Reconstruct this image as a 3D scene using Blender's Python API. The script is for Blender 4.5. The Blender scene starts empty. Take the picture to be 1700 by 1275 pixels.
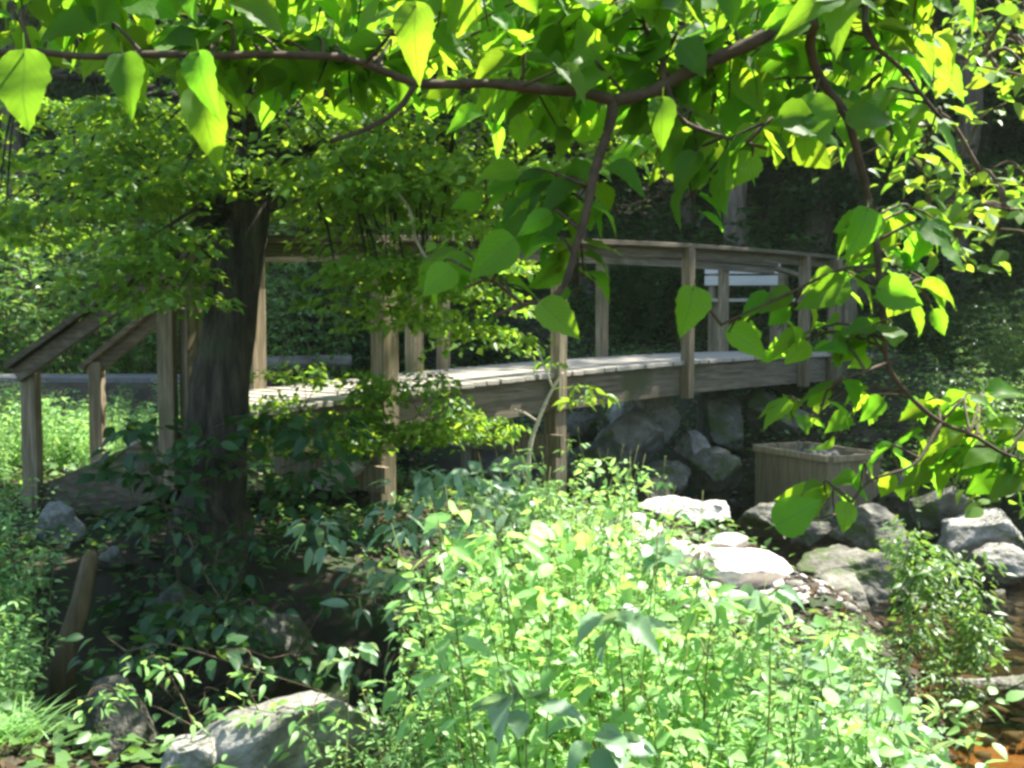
import bpy, math, random
import numpy as np
from mathutils import Vector, noise
R = math.radians
rng = np.random.default_rng(7)
random.seed(7)
sc = bpy.context.scene
COL = sc.collection

# ------------------------------------------------------------------ camera
F = 1800.0; CX = 850.0; CY = 637.5; HY = 538.0
EYE = Vector((0, 0, 1.6))
PITCH = math.atan((CY - HY) / F)
FWD = Vector((0, math.cos(PITCH), -math.sin(PITCH)))
UPV = Vector((0, math.sin(PITCH), math.cos(PITCH)))
def at(px, py, d):
    """point on the ground plan at depth d (metres along y) seen in direction px, py"""
    v = Vector(((px - CX) / F, 0, 0)) + FWD + UPV * ((CY - py) / F)
    return EYE + v * (d / v.y)
cam = bpy.data.cameras.new('camera')
cam.sensor_width = 36.0; cam.sensor_fit = 'HORIZONTAL'
cam.lens = 36.0 * F / 1700.0
cam.clip_start = 0.05; cam.clip_end = 600
camo = bpy.data.objects.new('camera', cam); COL.objects.link(camo)
camo.location = EYE; camo.rotation_euler = (R(90) - PITCH, 0, 0)
sc.camera = camo

# ------------------------------------------------------------------ light
SUN_EL = R(57); SUN_AZ = math.atan2(0.86, 0.50)
SUN = Vector((math.sin(SUN_AZ) * math.cos(SUN_EL), math.cos(SUN_AZ) * math.cos(SUN_EL), math.sin(SUN_EL)))
w = bpy.data.worlds.new('World'); sc.world = w; w.use_nodes = True
nt = w.node_tree; nt.nodes.clear()
so = nt.nodes.new('ShaderNodeOutputWorld'); bg = nt.nodes.new('ShaderNodeBackground')
sk = nt.nodes.new('ShaderNodeTexSky'); sk.sky_type = 'NISHITA'; sk.sun_disc = False
sk.sun_elevation = SUN_EL; sk.sun_rotation = SUN_AZ
bg.inputs['Strength'].default_value = 0.1
nt.links.new(sk.outputs[0], bg.inputs['Color']); nt.links.new(bg.outputs[0], so.inputs['Surface'])
sl = bpy.data.lights.new('sun', 'SUN'); sl.energy = 5.0; sl.angle = R(0.5); sl.color = (1.0, 0.955, 0.86)
slo = bpy.data.objects.new('sun', sl); COL.objects.link(slo)
slo.rotation_euler = SUN.to_track_quat('Z', 'Y').to_euler(); slo.location = (10, 6, 20)
sc.view_settings.view_transform = 'Standard'; sc.view_settings.look = 'None'
sc.view_settings.exposure = 1.95; sc.view_settings.gamma = 1.0
try: sc.view_settings.use_curve_mapping = False
except Exception: pass
cy = sc.cycles
cy.max_bounces = 7; cy.diffuse_bounces = 4; cy.glossy_bounces = 2; cy.transmission_bounces = 4; cy.transparent_max_bounces = 8
cy.use_denoising = True; cy.caustics_reflective = False; cy.caustics_refractive = False
cy.filter_width = 3.0
cy.sample_clamp_indirect = 6.0

# ------------------------------------------------------------------ materials
def mat(name):
    m = bpy.data.materials.new(name); m.use_nodes = True
    m.node_tree.nodes.clear()
    return m, m.node_tree.nodes, m.node_tree.links
def N(ns, t, **kw):
    n = ns.new(t)
    for k, v in kw.items():
        if k in n.inputs: n.inputs[k].default_value = v
        else: setattr(n, k, v)
    return n
def ramp(ns, stops):
    r = ns.new('ShaderNodeValToRGB')
    e = r.color_ramp.elements
    while len(e) < len(stops): e.new(0.5)
    for i, (p, c) in enumerate(stops):
        e[i].position = p; e[i].color = (*c, 1)
    return r
def leaf_mat(name, dark, light, trans, tfac=0.45, rough=0.42, spec=0.4, veins=False):
    m, ns, ln = mat(name)
    out = N(ns, 'ShaderNodeOutputMaterial')
    geo = N(ns, 'ShaderNodeNewGeometry')
    rp = ramp(ns, [(0.0, dark), (0.55, tuple((a + b) / 2 for a, b in zip(dark, light))), (1.0, light)])
    ln.new(geo.outputs['Random Per Island'], rp.inputs[0])
    # small blotches on the blade
    tc = N(ns, 'ShaderNodeTexCoord')
    nz = N(ns, 'ShaderNodeTexNoise', Scale=14.0, Detail=3.0)
    ln.new(tc.outputs['Object'], nz.inputs['Vector'])
    hs = N(ns, 'ShaderNodeHueSaturation')
    mr = N(ns, 'ShaderNodeMapRange'); mr.inputs['To Min'].default_value = 0.78; mr.inputs['To Max'].default_value = 1.2
    ln.new(nz.outputs['Fac'], mr.inputs['Value']); ln.new(mr.outputs[0], hs.inputs['Value'])
    ln.new(rp.outputs[0], hs.inputs['Color'])
    col = hs.outputs[0]
    pb = N(ns, 'ShaderNodeBsdfPrincipled', Roughness=rough)
    pb.inputs['Specular IOR Level'].default_value = spec
    tr = N(ns, 'ShaderNodeBsdfTranslucent')
    hs2 = N(ns, 'ShaderNodeHueSaturation', Color=(*trans, 1))
    mr2 = N(ns, 'ShaderNodeMapRange'); mr2.inputs['To Min'].default_value = 0.6; mr2.inputs['To Max'].default_value = 1.25
    mr3 = N(ns, 'ShaderNodeMapRange'); mr3.inputs['To Min'].default_value = 0.465; mr3.inputs['To Max'].default_value = 0.518
    ln.new(geo.outputs['Random Per Island'], mr2.inputs['Value']); ln.new(mr2.outputs[0], hs2.inputs['Value'])
    fr = N(ns, 'ShaderNodeMath', operation='MULTIPLY'); fr.inputs[1].default_value = 7.31
    fr2 = N(ns, 'ShaderNodeMath', operation='FRACT')
    ln.new(geo.outputs['Random Per Island'], fr.inputs[0]); ln.new(fr.outputs[0], fr2.inputs[0]); ln.new(fr2.outputs[0], mr3.inputs['Value'])
    ln.new(mr3.outputs[0], hs2.inputs['Hue'])
    tcol = hs2.outputs[0]
    if veins:
        uv = N(ns, 'ShaderNodeSeparateXYZ'); ln.new(tc.outputs['UV'], uv.inputs[0])
        def M(op, a, b=None):
            n = N(ns, 'ShaderNodeMath', operation=op)
            for i, s in enumerate((a, b)):
                if s is None: continue
                if isinstance(s, (int, float)): n.inputs[i].default_value = s
                else: ln.new(s, n.inputs[i])
            return n.outputs[0]
        ax = M('ABSOLUTE', M('SUBTRACT', uv.outputs[0], 0.5))
        s = M('FRACT', M('SUBTRACT', M('MULTIPLY', uv.outputs[1], 8.0), M('MULTIPLY', ax, 7.0)))
        side = M('LESS_THAN', M('ABSOLUTE', M('SUBTRACT', s, 0.5)), 0.05)
        mid = M('LESS_THAN', ax, 0.018)
        v = M('MAXIMUM', side, mid)
        mx = N(ns, 'ShaderNodeMixRGB'); mx.inputs[2].default_value = (0.2, 0.32, 0.07, 1)
        ln.new(M('MULTIPLY', v, 0.75), mx.inputs[0]); ln.new(col, mx.inputs[1]); col = mx.outputs[0]
        mx2 = N(ns, 'ShaderNodeMixRGB'); mx2.blend_type = 'MULTIPLY'; mx2.inputs[2].default_value = (0.5, 0.55, 0.5, 1)
        ln.new(M('MULTIPLY', v, 0.75), mx2.inputs[0]); ln.new(tcol, mx2.inputs[1]); tcol = mx2.outputs[0]
        bp = N(ns, 'ShaderNodeBump', Strength=0.35, Distance=0.004)
        ln.new(M('SUBTRACT', nz.outputs['Fac'], v), bp.inputs['Height'])
        ln.new(bp.outputs[0], pb.inputs['Normal'])
    ln.new(col, pb.inputs['Base Color']); ln.new(tcol, tr.inputs['Color'])
    mix = N(ns, 'ShaderNodeMixShader'); mix.inputs[0].default_value = tfac
    ln.new(pb.outputs[0], mix.inputs[1]); ln.new(tr.outputs[0], mix.inputs[2])
    ln.new(mix.outputs[0], out.inputs['Surface'])
    return m
def solid_mat(name, stops, scale=(1, 1, 1), nscale=6.0, detail=8.0, rough=0.8, bump=0.4, bdist=0.01, moss=None, coords='Object', spec=0.3, rot=None):
    m, ns, ln = mat(name)
    out = N(ns, 'ShaderNodeOutputMaterial')
    tc = N(ns, 'ShaderNodeTexCoord'); mp = N(ns, 'ShaderNodeMapping'); mp.inputs['Scale'].default_value = scale
    if rot is not None:
        mp.vector_type = 'TEXTURE'; mp.inputs['Rotation'].default_value = (0, 0, rot); mp.inputs['Scale'].default_value = tuple(1 / q for q in scale)
    ln.new(tc.outputs[coords], mp.inputs['Vector'])
    nz = N(ns, 'ShaderNodeTexNoise', Scale=nscale, Detail=detail, Roughness=0.62)
    nz.inputs['Distortion'].default_value = 0.4
    ln.new(mp.outputs[0], nz.inputs['Vector'])
    rp = ramp(ns, stops); ln.new(nz.outputs['Fac'], rp.inputs[0])
    col = rp.outputs[0]
    oi = N(ns, 'ShaderNodeObjectInfo')
    hs = N(ns, 'ShaderNodeHueSaturation'); mr = N(ns, 'ShaderNodeMapRange'); mr.inputs['To Min'].default_value = 0.75; mr.inputs['To Max'].default_value = 1.2
    ln.new(oi.outputs['Random'], mr.inputs['Value']); ln.new(mr.outputs[0], hs.inputs['Value']); ln.new(col, hs.inputs['Color']); col = hs.outputs[0]
    if moss:
        n2 = N(ns, 'ShaderNodeTexNoise', Scale=moss[1], Detail=5.0); ln.new(tc.outputs[coords], n2.inputs['Vector'])
        r2 = ramp(ns, [(moss[2], (0, 0, 0)), (moss[2] + 0.1, (1, 1, 1))]); ln.new(n2.outputs['Fac'], r2.inputs[0])
        mx = N(ns, 'ShaderNodeMixRGB'); mx.inputs[2].default_value = (*moss[0], 1)
        ln.new(r2.outputs[0], mx.inputs[0]); ln.new(col, mx.inputs[1]); col = mx.outputs[0]
    pb = N(ns, 'ShaderNodeBsdfPrincipled', Roughness=rough); pb.inputs['Specular IOR Level'].default_value = spec
    ln.new(col, pb.inputs['Base Color'])
    bp = N(ns, 'ShaderNodeBump', Strength=bump, Distance=bdist)
    n3 = N(ns, 'ShaderNodeTexNoise', Scale=nscale * 2.5, Detail=6.0); ln.new(mp.outputs[0], n3.inputs['Vector'])
    ln.new(n3.outputs['Fac'], bp.inputs['Height']); ln.new(bp.outputs[0], pb.inputs['Normal'])
    ln.new(pb.outputs[0], out.inputs['Surface'])
    return m

M_BIG = leaf_mat('broad_leaf', (0.028, 0.095, 0.012), (0.08, 0.18, 0.022), (0.29, 0.62, 0.025), 0.58, 0.5, 0.22, veins=True)
M_BEECH = leaf_mat('beech_leaf', (0.055, 0.145, 0.02), (0.14, 0.26, 0.045), (0.38, 0.66, 0.04), 0.44, 0.45, 0.35)
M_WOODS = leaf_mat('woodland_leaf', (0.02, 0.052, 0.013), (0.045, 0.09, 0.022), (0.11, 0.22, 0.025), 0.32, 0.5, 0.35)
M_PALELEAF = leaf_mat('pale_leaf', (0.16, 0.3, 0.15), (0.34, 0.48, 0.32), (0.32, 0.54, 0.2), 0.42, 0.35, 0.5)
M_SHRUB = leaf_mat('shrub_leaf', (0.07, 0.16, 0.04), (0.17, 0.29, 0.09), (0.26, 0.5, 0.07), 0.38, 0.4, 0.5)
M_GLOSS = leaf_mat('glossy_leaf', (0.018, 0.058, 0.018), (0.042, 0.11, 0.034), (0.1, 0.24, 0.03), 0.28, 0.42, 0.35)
M_HERB = leaf_mat('herb_leaf', (0.14, 0.33, 0.08), (0.36, 0.57, 0.24), (0.46, 0.8, 0.18), 0.46, 0.42, 0.32)
M_LITTER = leaf_mat('dead_leaf', (0.02, 0.013, 0.007), (0.09, 0.058, 0.03), (0.08, 0.05, 0.015), 0.2, 0.7, 0.2)
M_STEM = solid_mat('green_stem', [(0.3, (0.10, 0.14, 0.03)), (0.7, (0.2, 0.2, 0.07))], nscale=20)
M_TWIG = solid_mat('twig_bark', [(0.3, (0.05, 0.035, 0.02)), (0.7, (0.14, 0.095, 0.055))], nscale=30, bdist=0.003)
M_PALE = solid_mat('pale_twig_bark', [(0.3, (0.3, 0.24, 0.17)), (0.7, (0.5, 0.42, 0.32))], nscale=30, bdist=0.003)
M_BARK = solid_mat('bark', [(0.34, (0.016, 0.013, 0.009)), (0.5, (0.05, 0.04, 0.028)), (0.66, (0.11, 0.09, 0.066))], scale=(1, 1, 0.16), nscale=20, bump=1.0, bdist=0.05, moss=((0.05, 0.075, 0.025), 2.0, 0.56))
M_WBARK = solid_mat('woodland_bark', [(0.3, (0.08, 0.065, 0.05)), (0.5, (0.15, 0.12, 0.095)), (0.7, (0.24, 0.2, 0.16))], scale=(1, 1, 0.16), nscale=14, bump=1.0, bdist=0.04)
M_WOOD = solid_mat('weathered_wood', [(0.3, (0.05, 0.042, 0.027)), (0.5, (0.105, 0.085, 0.055)), (0.72, (0.2, 0.165, 0.115))], scale=(0.5, 9, 9), nscale=5, bump=0.35, bdist=0.004, moss=((0.1, 0.1, 0.04), 1.7, 0.62))
M_BEAM = solid_mat('weathered_beam', [(0.3, (0.06, 0.05, 0.033)), (0.5, (0.135, 0.112, 0.076)), (0.72, (0.25, 0.21, 0.15))], scale=(0.5, 9, 9), nscale=5, bump=0.4, bdist=0.005, moss=((0.075, 0.08, 0.035), 1.7, 0.58), rot=R(46.4))
M_CRIB = solid_mat('crib_wood', [(0.3, (0.2, 0.15, 0.085)), (0.5, (0.33, 0.26, 0.155)), (0.72, (0.46, 0.38, 0.25))], scale=(9, 9, 0.6), nscale=5, bump=0.35, bdist=0.004, moss=((0.13, 0.12, 0.06), 1.7, 0.64))
M_POST = solid_mat('post_wood', [(0.3, (0.1, 0.08, 0.05)), (0.5, (0.2, 0.16, 0.1)), (0.72, (0.36, 0.3, 0.21))], scale=(9, 9, 0.6), nscale=5, bump=0.35, bdist=0.004, moss=((0.11, 0.11, 0.045), 1.7, 0.62))
M_DECK = solid_mat('deck_wood', [(0.3, (0.34, 0.3, 0.24)), (0.55, (0.5, 0.46, 0.39)), (0.75, (0.62, 0.58, 0.5))], scale=(9, 0.7, 9), nscale=5, bump=0.3, bdist=0.004, rot=R(46.4))
M_WHITE = solid_mat('whitewashed_board', [(0.3, (0.5, 0.48, 0.42)), (0.7, (0.66, 0.64, 0.58))], scale=(0.5, 9, 9), nscale=5, bdist=0.003)
M_MOSSY_SHADE = solid_mat('mossy_shaded_rock', [(0.28, (0.05, 0.05, 0.038)), (0.5, (0.12, 0.115, 0.09)), (0.72, (0.24, 0.23, 0.19))], nscale=4.5, bump=0.7, bdist=0.03, rough=0.75, moss=((0.06, 0.085, 0.025), 2.2, 0.5))  # mossy rock, its grey also darkened for the shade these rocks lie in
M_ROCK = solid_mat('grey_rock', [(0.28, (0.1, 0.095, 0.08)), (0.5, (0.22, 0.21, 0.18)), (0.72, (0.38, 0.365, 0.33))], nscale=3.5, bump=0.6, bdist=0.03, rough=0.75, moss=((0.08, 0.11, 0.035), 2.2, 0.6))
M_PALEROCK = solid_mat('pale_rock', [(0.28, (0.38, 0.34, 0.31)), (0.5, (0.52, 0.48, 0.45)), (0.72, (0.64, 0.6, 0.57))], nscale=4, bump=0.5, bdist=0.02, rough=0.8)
M_ROAD = solid_mat('asphalt', [(0.3, (0.14, 0.14, 0.14)), (0.7, (0.23, 0.23, 0.225))], nscale=12, bdist=0.004)
M_SOIL = solid_mat('ground_soil', [(0.25, (0.012, 0.01, 0.006)), (0.45, (0.028, 0.022, 0.013)), (0.62, (0.055, 0.044, 0.027)), (0.8, (0.11, 0.09, 0.06))], nscale=2.6, detail=12, bump=0.8, bdist=0.04, moss=((0.025, 0.045, 0.012), 3.1, 0.52))
M_SAND = solid_mat('pale_sand', [(0.25, (0.28, 0.25, 0.21)), (0.5, (0.42, 0.38, 0.33)), (0.75, (0.55, 0.5, 0.45))], nscale=14, detail=10, bump=0.8, bdist=0.02)
M_DARKBED = solid_mat('dark_stream_bed', [(0.3, (0.016, 0.015, 0.012)), (0.7, (0.06, 0.054, 0.042))], nscale=5, detail=10, bump=0.7, bdist=0.03)
M_BED = solid_mat('stream_bed', [(0.25, (0.17, 0.085, 0.03)), (0.5, (0.38, 0.2, 0.07)), (0.75, (0.5, 0.33, 0.16))], nscale=5, detail=10, bump=0.7, bdist=0.03)
M_LOG = solid_mat('dead_log', [(0.3, (0.16, 0.14, 0.12)), (0.7, (0.34, 0.31, 0.27))], scale=(0.4, 5, 5), nscale=5)
M_STAKE = solid_mat('rotting_wood', [(0.3, (0.035, 0.026, 0.012)), (0.7, (0.11, 0.08, 0.036))], scale=(7, 7, 0.5), nscale=5)
def water_mat():
    m, ns, ln = mat('creek_water')
    out = N(ns, 'ShaderNodeOutputMaterial')
    tc = N(ns, 'ShaderNodeTexCoord'); nz = N(ns, 'ShaderNodeTexNoise', Scale=5.0, Detail=4.0)
    nz.inputs['Distortion'].default_value = 1.2
    ln.new(tc.outputs['Object'], nz.inputs['Vector'])
    bp = N(ns, 'ShaderNodeBump', Strength=0.5, Distance=0.05); ln.new(nz.outputs['Fac'], bp.inputs['Height'])
    fr = N(ns, 'ShaderNodeFresnel', IOR=1.33); ln.new(bp.outputs[0], fr.inputs['Normal'])
    tr = N(ns, 'ShaderNodeBsdfTransparent', Color=(0.55, 0.46, 0.32, 1))
    gl = N(ns, 'ShaderNodeBsdfGlossy', Roughness=0.06); ln.new(bp.outputs[0], gl.inputs['Normal'])
    mx = N(ns, 'ShaderNodeMixShader'); ln.new(fr.outputs[0], mx.inputs[0]); ln.new(tr.outputs[0], mx.inputs[1]); ln.new(gl.outputs[0], mx.inputs[2])
    ln.new(mx.outputs[0], out.inputs['Surface'])
    return m
M_WATER = water_mat()

# ------------------------------------------------------------------ mesh helpers
def tag(o, label=None, cat=None, group=None, kind=None):
    if label: o['label'] = label
    if cat: o['category'] = cat
    if group: o['group'] = group
    if kind: o['kind'] = kind
    return o
def link(name, me, parent=None):
    o = bpy.data.objects.new(name, me); COL.objects.link(o)
    if parent: o.parent = parent
    return o
def empty(name, loc, rz=0):
    o = bpy.data.objects.new(name, None); COL.objects.link(o)
    o.location = loc; o.rotation_euler = (0, 0, rz); o.empty_display_size = 0.1
    return o
def copy_thing(root, loc, rz=0, s=1.0, label=None, group=None, tilt=0.0):
    r = root.copy(); COL.objects.link(r)
    r.location = loc; r.rotation_euler = (tilt, 0, rz); r.scale = s if isinstance(s, tuple) else (s, s, s)
    if label: r['label'] = label
    if group: r['group'] = group
    for ch in root.children:
        c = ch.copy(); COL.objects.link(c); c.parent = r
        for g in ch.children:
            d = g.copy(); COL.objects.link(d); d.parent = c
    return r
class MB:
    def __init__(s): s.v = []; s.f = []
    def box(s, c, ax, ay, az):
        """box centred at c with half-axis vectors"""
        c, ax, ay, az = (Vector(q) for q in (c, ax, ay, az))
        if ax.cross(ay).dot(az) < 0: az = -az
        b = len(s.v)
        for k in (-1, 1):
            for j in (-1, 1):
                for i in (-1, 1): s.v.append(c + ax * i + ay * j + az * k)
        for q in ((0, 2, 3, 1), (4, 5, 7, 6), (0, 1, 5, 4), (2, 6, 7, 3), (0, 4, 6, 2), (1, 3, 7, 5)):
            s.f.append([b + i for i in q])
        return s
    def beam(s, a, b_, wd, ht, up=(0, 0, 1)):
        a, b_ = Vector(a), Vector(b_); d = (b_ - a); u = Vector(up)
        sd = d.cross(u).normalized(); u2 = sd.cross(d).normalized()
        return s.box((a + b_) / 2, d / 2, sd * wd / 2, u2 * ht / 2)
    def tube(s, pts, rad, n=7, wob=0.0):
        pts = [Vector(p) for p in pts]; b = len(s.v); ref = Vector((0.31, 0.2, 0.93))
        for i, p in enumerate(pts):
            t = (pts[min(i + 1, len(pts) - 1)] - pts[max(i - 1, 0)]).normalized()
            x = t.cross(ref)
            if x.length < 1e-3: x = t.cross(Vector((1, 0, 0)))
            x.normalize(); y = t.cross(x)
            for k in range(n):
                a = 2 * math.pi * k / n
                r = rad[i] * (1 + wob * math.sin(3 * a + i * 1.3) + wob * 0.7 * math.sin(2 * a - i * 0.7))
                s.v.append(p + x * math.cos(a) * r + y * math.sin(a) * r)
        for i in range(len(pts) - 1):
            for k in range(n):
                k2 = (k + 1) % n
                s.f.append([b + i * n + k, b + i * n + k2, b + (i + 1) * n + k2, b + (i + 1) * n + k])
        s.f.append([b + k for k in range(n)][::-1]); s.f.append([b + (len(pts) - 1) * n + k for k in range(n)])
        return s
    def build(s, name, m, parent=None, smooth=False, bevel=0.0):
        me = bpy.data.meshes.new(name)
        me.from_pydata([tuple(v) for v in s.v], [], s.f); me.update()
        me.materials.append(m)
        if smooth: me.polygons.foreach_set('use_smooth', [True] * len(me.polygons))
        o = link(name, me, parent)
        if bevel:
            bv = o.modifiers.new('bevel', 'BEVEL'); bv.width = bevel; bv.segments = 2; bv.limit_method = 'ANGLE'
        return o
def spline(pts, n=6):
    pts = [Vector(p) for p in pts]; out = []
    P = [pts[0] * 2 - pts[1]] + pts + [pts[-1] * 2 - pts[-2]]
    for i in range(1, len(P) - 2):
        for k in range(n):
            t = k / n; a, b, c, d = P[i - 1], P[i], P[i + 1], P[i + 2]
            out.append(0.5 * ((2 * b) + (c - a) * t + (2 * a - 5 * b + 4 * c - d) * t * t + (3 * b - a - 3 * c + d) * t ** 3))
    out.append(pts[-1]); return out

# ------------------------------------------------------------------ leaves
def T_small(wd=0.3, fold=0.07, droop=0.12):
    v = np.array([(0, 0, 0), (-wd, .42, fold), (0, .45, 0), (wd, .42, fold), (0, 1, -droop)], float)
    f = [(0, 2, 1), (0, 3, 2), (2, 4, 1), (2, 3, 4)]
    return v, f, np.array([(.5, 0), (0, .42), (.5, .45), (1, .42), (.5, 1)])
def T_mid(wd=0.3, fold=0.06, droop=0.2):
    rows = [(0, 0), (.18, .75), (.42, 1.0), (.68, .72), (.88, .3), (1, 0)]
    v = []; uv = []; f = []
    for t, k in rows:
        z = -droop * t * t
        for sgn in (-1, 0, 1):
            v.append((sgn * wd * k, t, z + abs(sgn) * fold * k)); uv.append((.5 + .5 * sgn * k, t))
    for i in range(len(rows) - 1):
        for j in range(2):
            a = i * 3 + j; f.append((a, a + 1, a + 4, a + 3))
    return np.array(v, float), f, np.array(uv)
def T_large(wd=0.37, fold=0.1, droop=0.3, seed=0):
    r = random.Random(seed)
    ts = [0, .03, .09, .17, .26, .35, .44, .53, .62, .71, .79, .86, .93, 1.0]
    ks = [.05, .42, .74, .93, 1.0, .98, .91, .8, .67, .52, .37, .23, .1, 0]
    v = []; uv = []; f = []
    bend = r.uniform(-.12, .12)
    for i, (t, k) in enumerate(zip(ts, ks)):
        z = -droop * t * t + .02 * math.sin(t * 9 + seed)
        for sgn in (-1, -.5, 0, .5, 1):
            kk = k * (1 + (.05 if i % 2 else -.045) * (abs(sgn) == 1))
            yb = -.07 * abs(sgn) * (1 if t < .1 else 0)
            v.append((sgn * wd * kk + bend * t * t, t + yb, z + fold * (abs(sgn) ** 1.4) * k + .018 * math.sin(i * 2.1 + sgn * 3 + seed) * abs(sgn)))
            uv.append((.5 + .5 * sgn * k, t))
    for i in range(len(ts) - 1):
        for j in range(4):
            a = i * 5 + j; f.append((a, a + 1, a + 6, a + 5))
    b = len(v)   # leaf stalk
    for y, z in ((-.26, .05), (.0, .0)):
        for x in (-.009, .009): v.append((x, y, z)); uv.append((.5, 0))
    f.append((b, b + 1, b + 3, b + 2))
    return np.array(v, float), f, np.array(uv)
SMALL = [T_small(), T_small(.26, .1, .05), T_small(.34, .03, .2)]
NARROW = [T_mid(.17, .04, .25), T_mid(.2, .07, .1), T_mid(.15, .03, .4)]
MID = [T_mid(), T_mid(.26, .1, .35), T_mid(.34, .03, .1)]
LARGE = [T_large(.36, .1, .25, 1), T_large(.33, .16, .45, 2), T_large(.4, .05, .12, 3), T_large(.3, .12, .6, 4), T_large(.38, .2, .3, 5)]
def norm(a): return a / np.maximum(np.linalg.norm(a, axis=1, keepdims=True), 1e-9)
def leaves(name, P, D, NN, S, temps, m, parent=None, smooth=False):
    P, D, NN, S = (np.asarray(q, float) for q in (P, D, NN, S))
    D = norm(D); side = norm(np.cross(D, NN)); NN = np.cross(side, D)
    pick = rng.integers(0, len(temps), len(P))
    V = []; L = []; LS = []; LT = []; UV = []; vo = 0; lo = 0
    for k, (tv, tf, tu) in enumerate(temps):
        ix = np.nonzero(pick == k)[0]
        if len(ix) == 0: continue
        n = len(ix); nv = len(tv)
        w_ = P[ix, None, :] + S[ix, None, None] * (tv[None, :, 0:1] * side[ix, None, :] + tv[None, :, 1:2] * D[ix, None, :] + tv[None, :, 2:3] * NN[ix, None, :])
        V.append(w_.reshape(-1, 3))
        fl = np.array([i for q in tf for i in q]); tot = np.array([len(q) for q in tf])
        L.append((fl[None, :] + (np.arange(n) * nv)[:, None] + vo).ravel())
        LT.append(np.tile(tot, n)); UV.append(np.tile(tu[fl], (n, 1)))
        vo += n * nv
    V = np.concatenate(V); L = np.concatenate(L); LT = np.concatenate(LT); UV = np.concatenate(UV)
    LS = np.concatenate([[0], np.cumsum(LT)[:-1]])
    me = bpy.data.meshes.new(name)
    me.vertices.add(len(V)); me.vertices.foreach_set('co', V.astype(np.float32).ravel())
    me.loops.add(len(L)); me.loops.foreach_set('vertex_index', L.astype(np.int32))
    me.polygons.add(len(LT)); me.polygons.foreach_set('loop_start', LS.astype(np.int32)); me.polygons.foreach_set('loop_total', LT.astype(np.int32))
    if smooth: me.polygons.foreach_set('use_smooth', np.ones(len(LT), bool))
    uvl = me.uv_layers.new(name='UVMap'); uvl.data.foreach_set('uv', UV.astype(np.float32).ravel())
    me.update(calc_edges=True); me.materials.append(m)
    return link(name, me, parent)
def rdir(n):
    v = rng.normal(size=(n, 3)); return norm(v)
def spray_points(c, rad, n, flat=0.25):
    """leaves of one flattened spray: position, tip direction, normal"""
    a = rng.uniform(0, 2 * math.pi, n); r = np.sqrt(rng.uniform(0, 1, n)) * rad
    P = np.stack([c[0] + np.cos(a) * r, c[1] + np.sin(a) * r, c[2] + rng.normal(0, flat * rad * 0.5, n) - 0.18 * r * r / max(rad, .01)], 1)
    D = np.stack([np.cos(a), np.sin(a), -0.35 + rng.normal(0, .25, n)], 1) + rng.normal(0, .55, (n, 3)) * np.array([1, 1, .3])
    NN = np.array([0, 0, 1.0]) + rng.normal(0, .42, (n, 3))
    return P, D, NN
def cat(lst): return [np.concatenate(q) for q in zip(*lst)]

# ------------------------------------------------------------------ terrain
CREEK = [(-3.5, 24), (-3.2, 18), (-2.2, 13.6), (1.2, 10.9), (2.9, 8.8), (3.35, 6.6), (3.0, 4.6), (2.6, 2.4), (2.4, -3)]
def creek_dist(x, y):
    best = np.full(np.shape(x), 1e9); sgn = np.ones(np.shape(x))
    for (ax, ay), (bx, by) in zip(CREEK[:-1], CREEK[1:]):
        dx, dy = bx - ax, by - ay; l2 = dx * dx + dy * dy
        t = np.clip(((x - ax) * dx + (y - ay) * dy) / l2, 0, 1)
        ex, ey = x - (ax + t * dx), y - (ay + t * dy)
        d = np.hypot(ex, ey); s = np.sign(dx * ey - dy * ex)
        sgn = np.where(d < best, s, sgn); best = np.minimum(best, d)
    return best, sgn          # sgn > 0: far (left of flow) bank
def sstep(a, b, x):
    t = np.clip((x - a) / (b - a), 0, 1); return t * t * (3 - 2 * t)
def terrain(x, y):
    x = np.asarray(x, float); y = np.asarray(y, float)
    d, s = creek_dist(x, y)
    near = -0.55 + 0.6 * sstep(.7, 1.5, d) + 0.2 * sstep(1.5, 3.6, d) + 0.15 * sstep(3.2, 5.5, d)
    far = -0.55 + 0.75 * sstep(.7, 1.7, d) + 0.85 * sstep(1.6, 3.6, d) + 0.25 * sstep(3, 6, d)
    z = np.where(s > 0, far, near)
    y0 = np.where(x > 0, 15.0 + 0 * x, 15.0 + np.clip(-x, 0, 8) * 1.0)
    h = np.clip(y - y0, 0, None)
    z = z + 0.5 * (np.sqrt(h * h + 4) - 2) * 1.0
    z = z + np.exp(-((x + 1.6) ** 2 + (y - 5.95) ** 2) / 0.12) * 0.12
    z = z - .8 * np.exp(-((x + 1.2) / 1.15) ** 2 - ((y - 4.75) / 1.0) ** 2)
    xr = np.clip(x - 8.5, 0, None); z = z + 0.35 * xr * xr / (xr + 3)
    # ripples of ground
    z = z + .05 * np.sin(x * 1.9 + 1.3 * np.sin(y * 1.1)) * np.cos(y * 1.7 + .6) + .025 * np.sin(x * 5.1 + y * 2.3) * np.sin(y * 4.3 - x)
    rd = np.exp(-((y - 14.2) / 1.7) ** 4) * sstep(-2.2, -3.6, x)
    z = z * (1 - rd) + 0.89 * rd
    return z
def tz(x, y): return float(terrain(np.array([x]), np.array([y]))[0])
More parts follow.
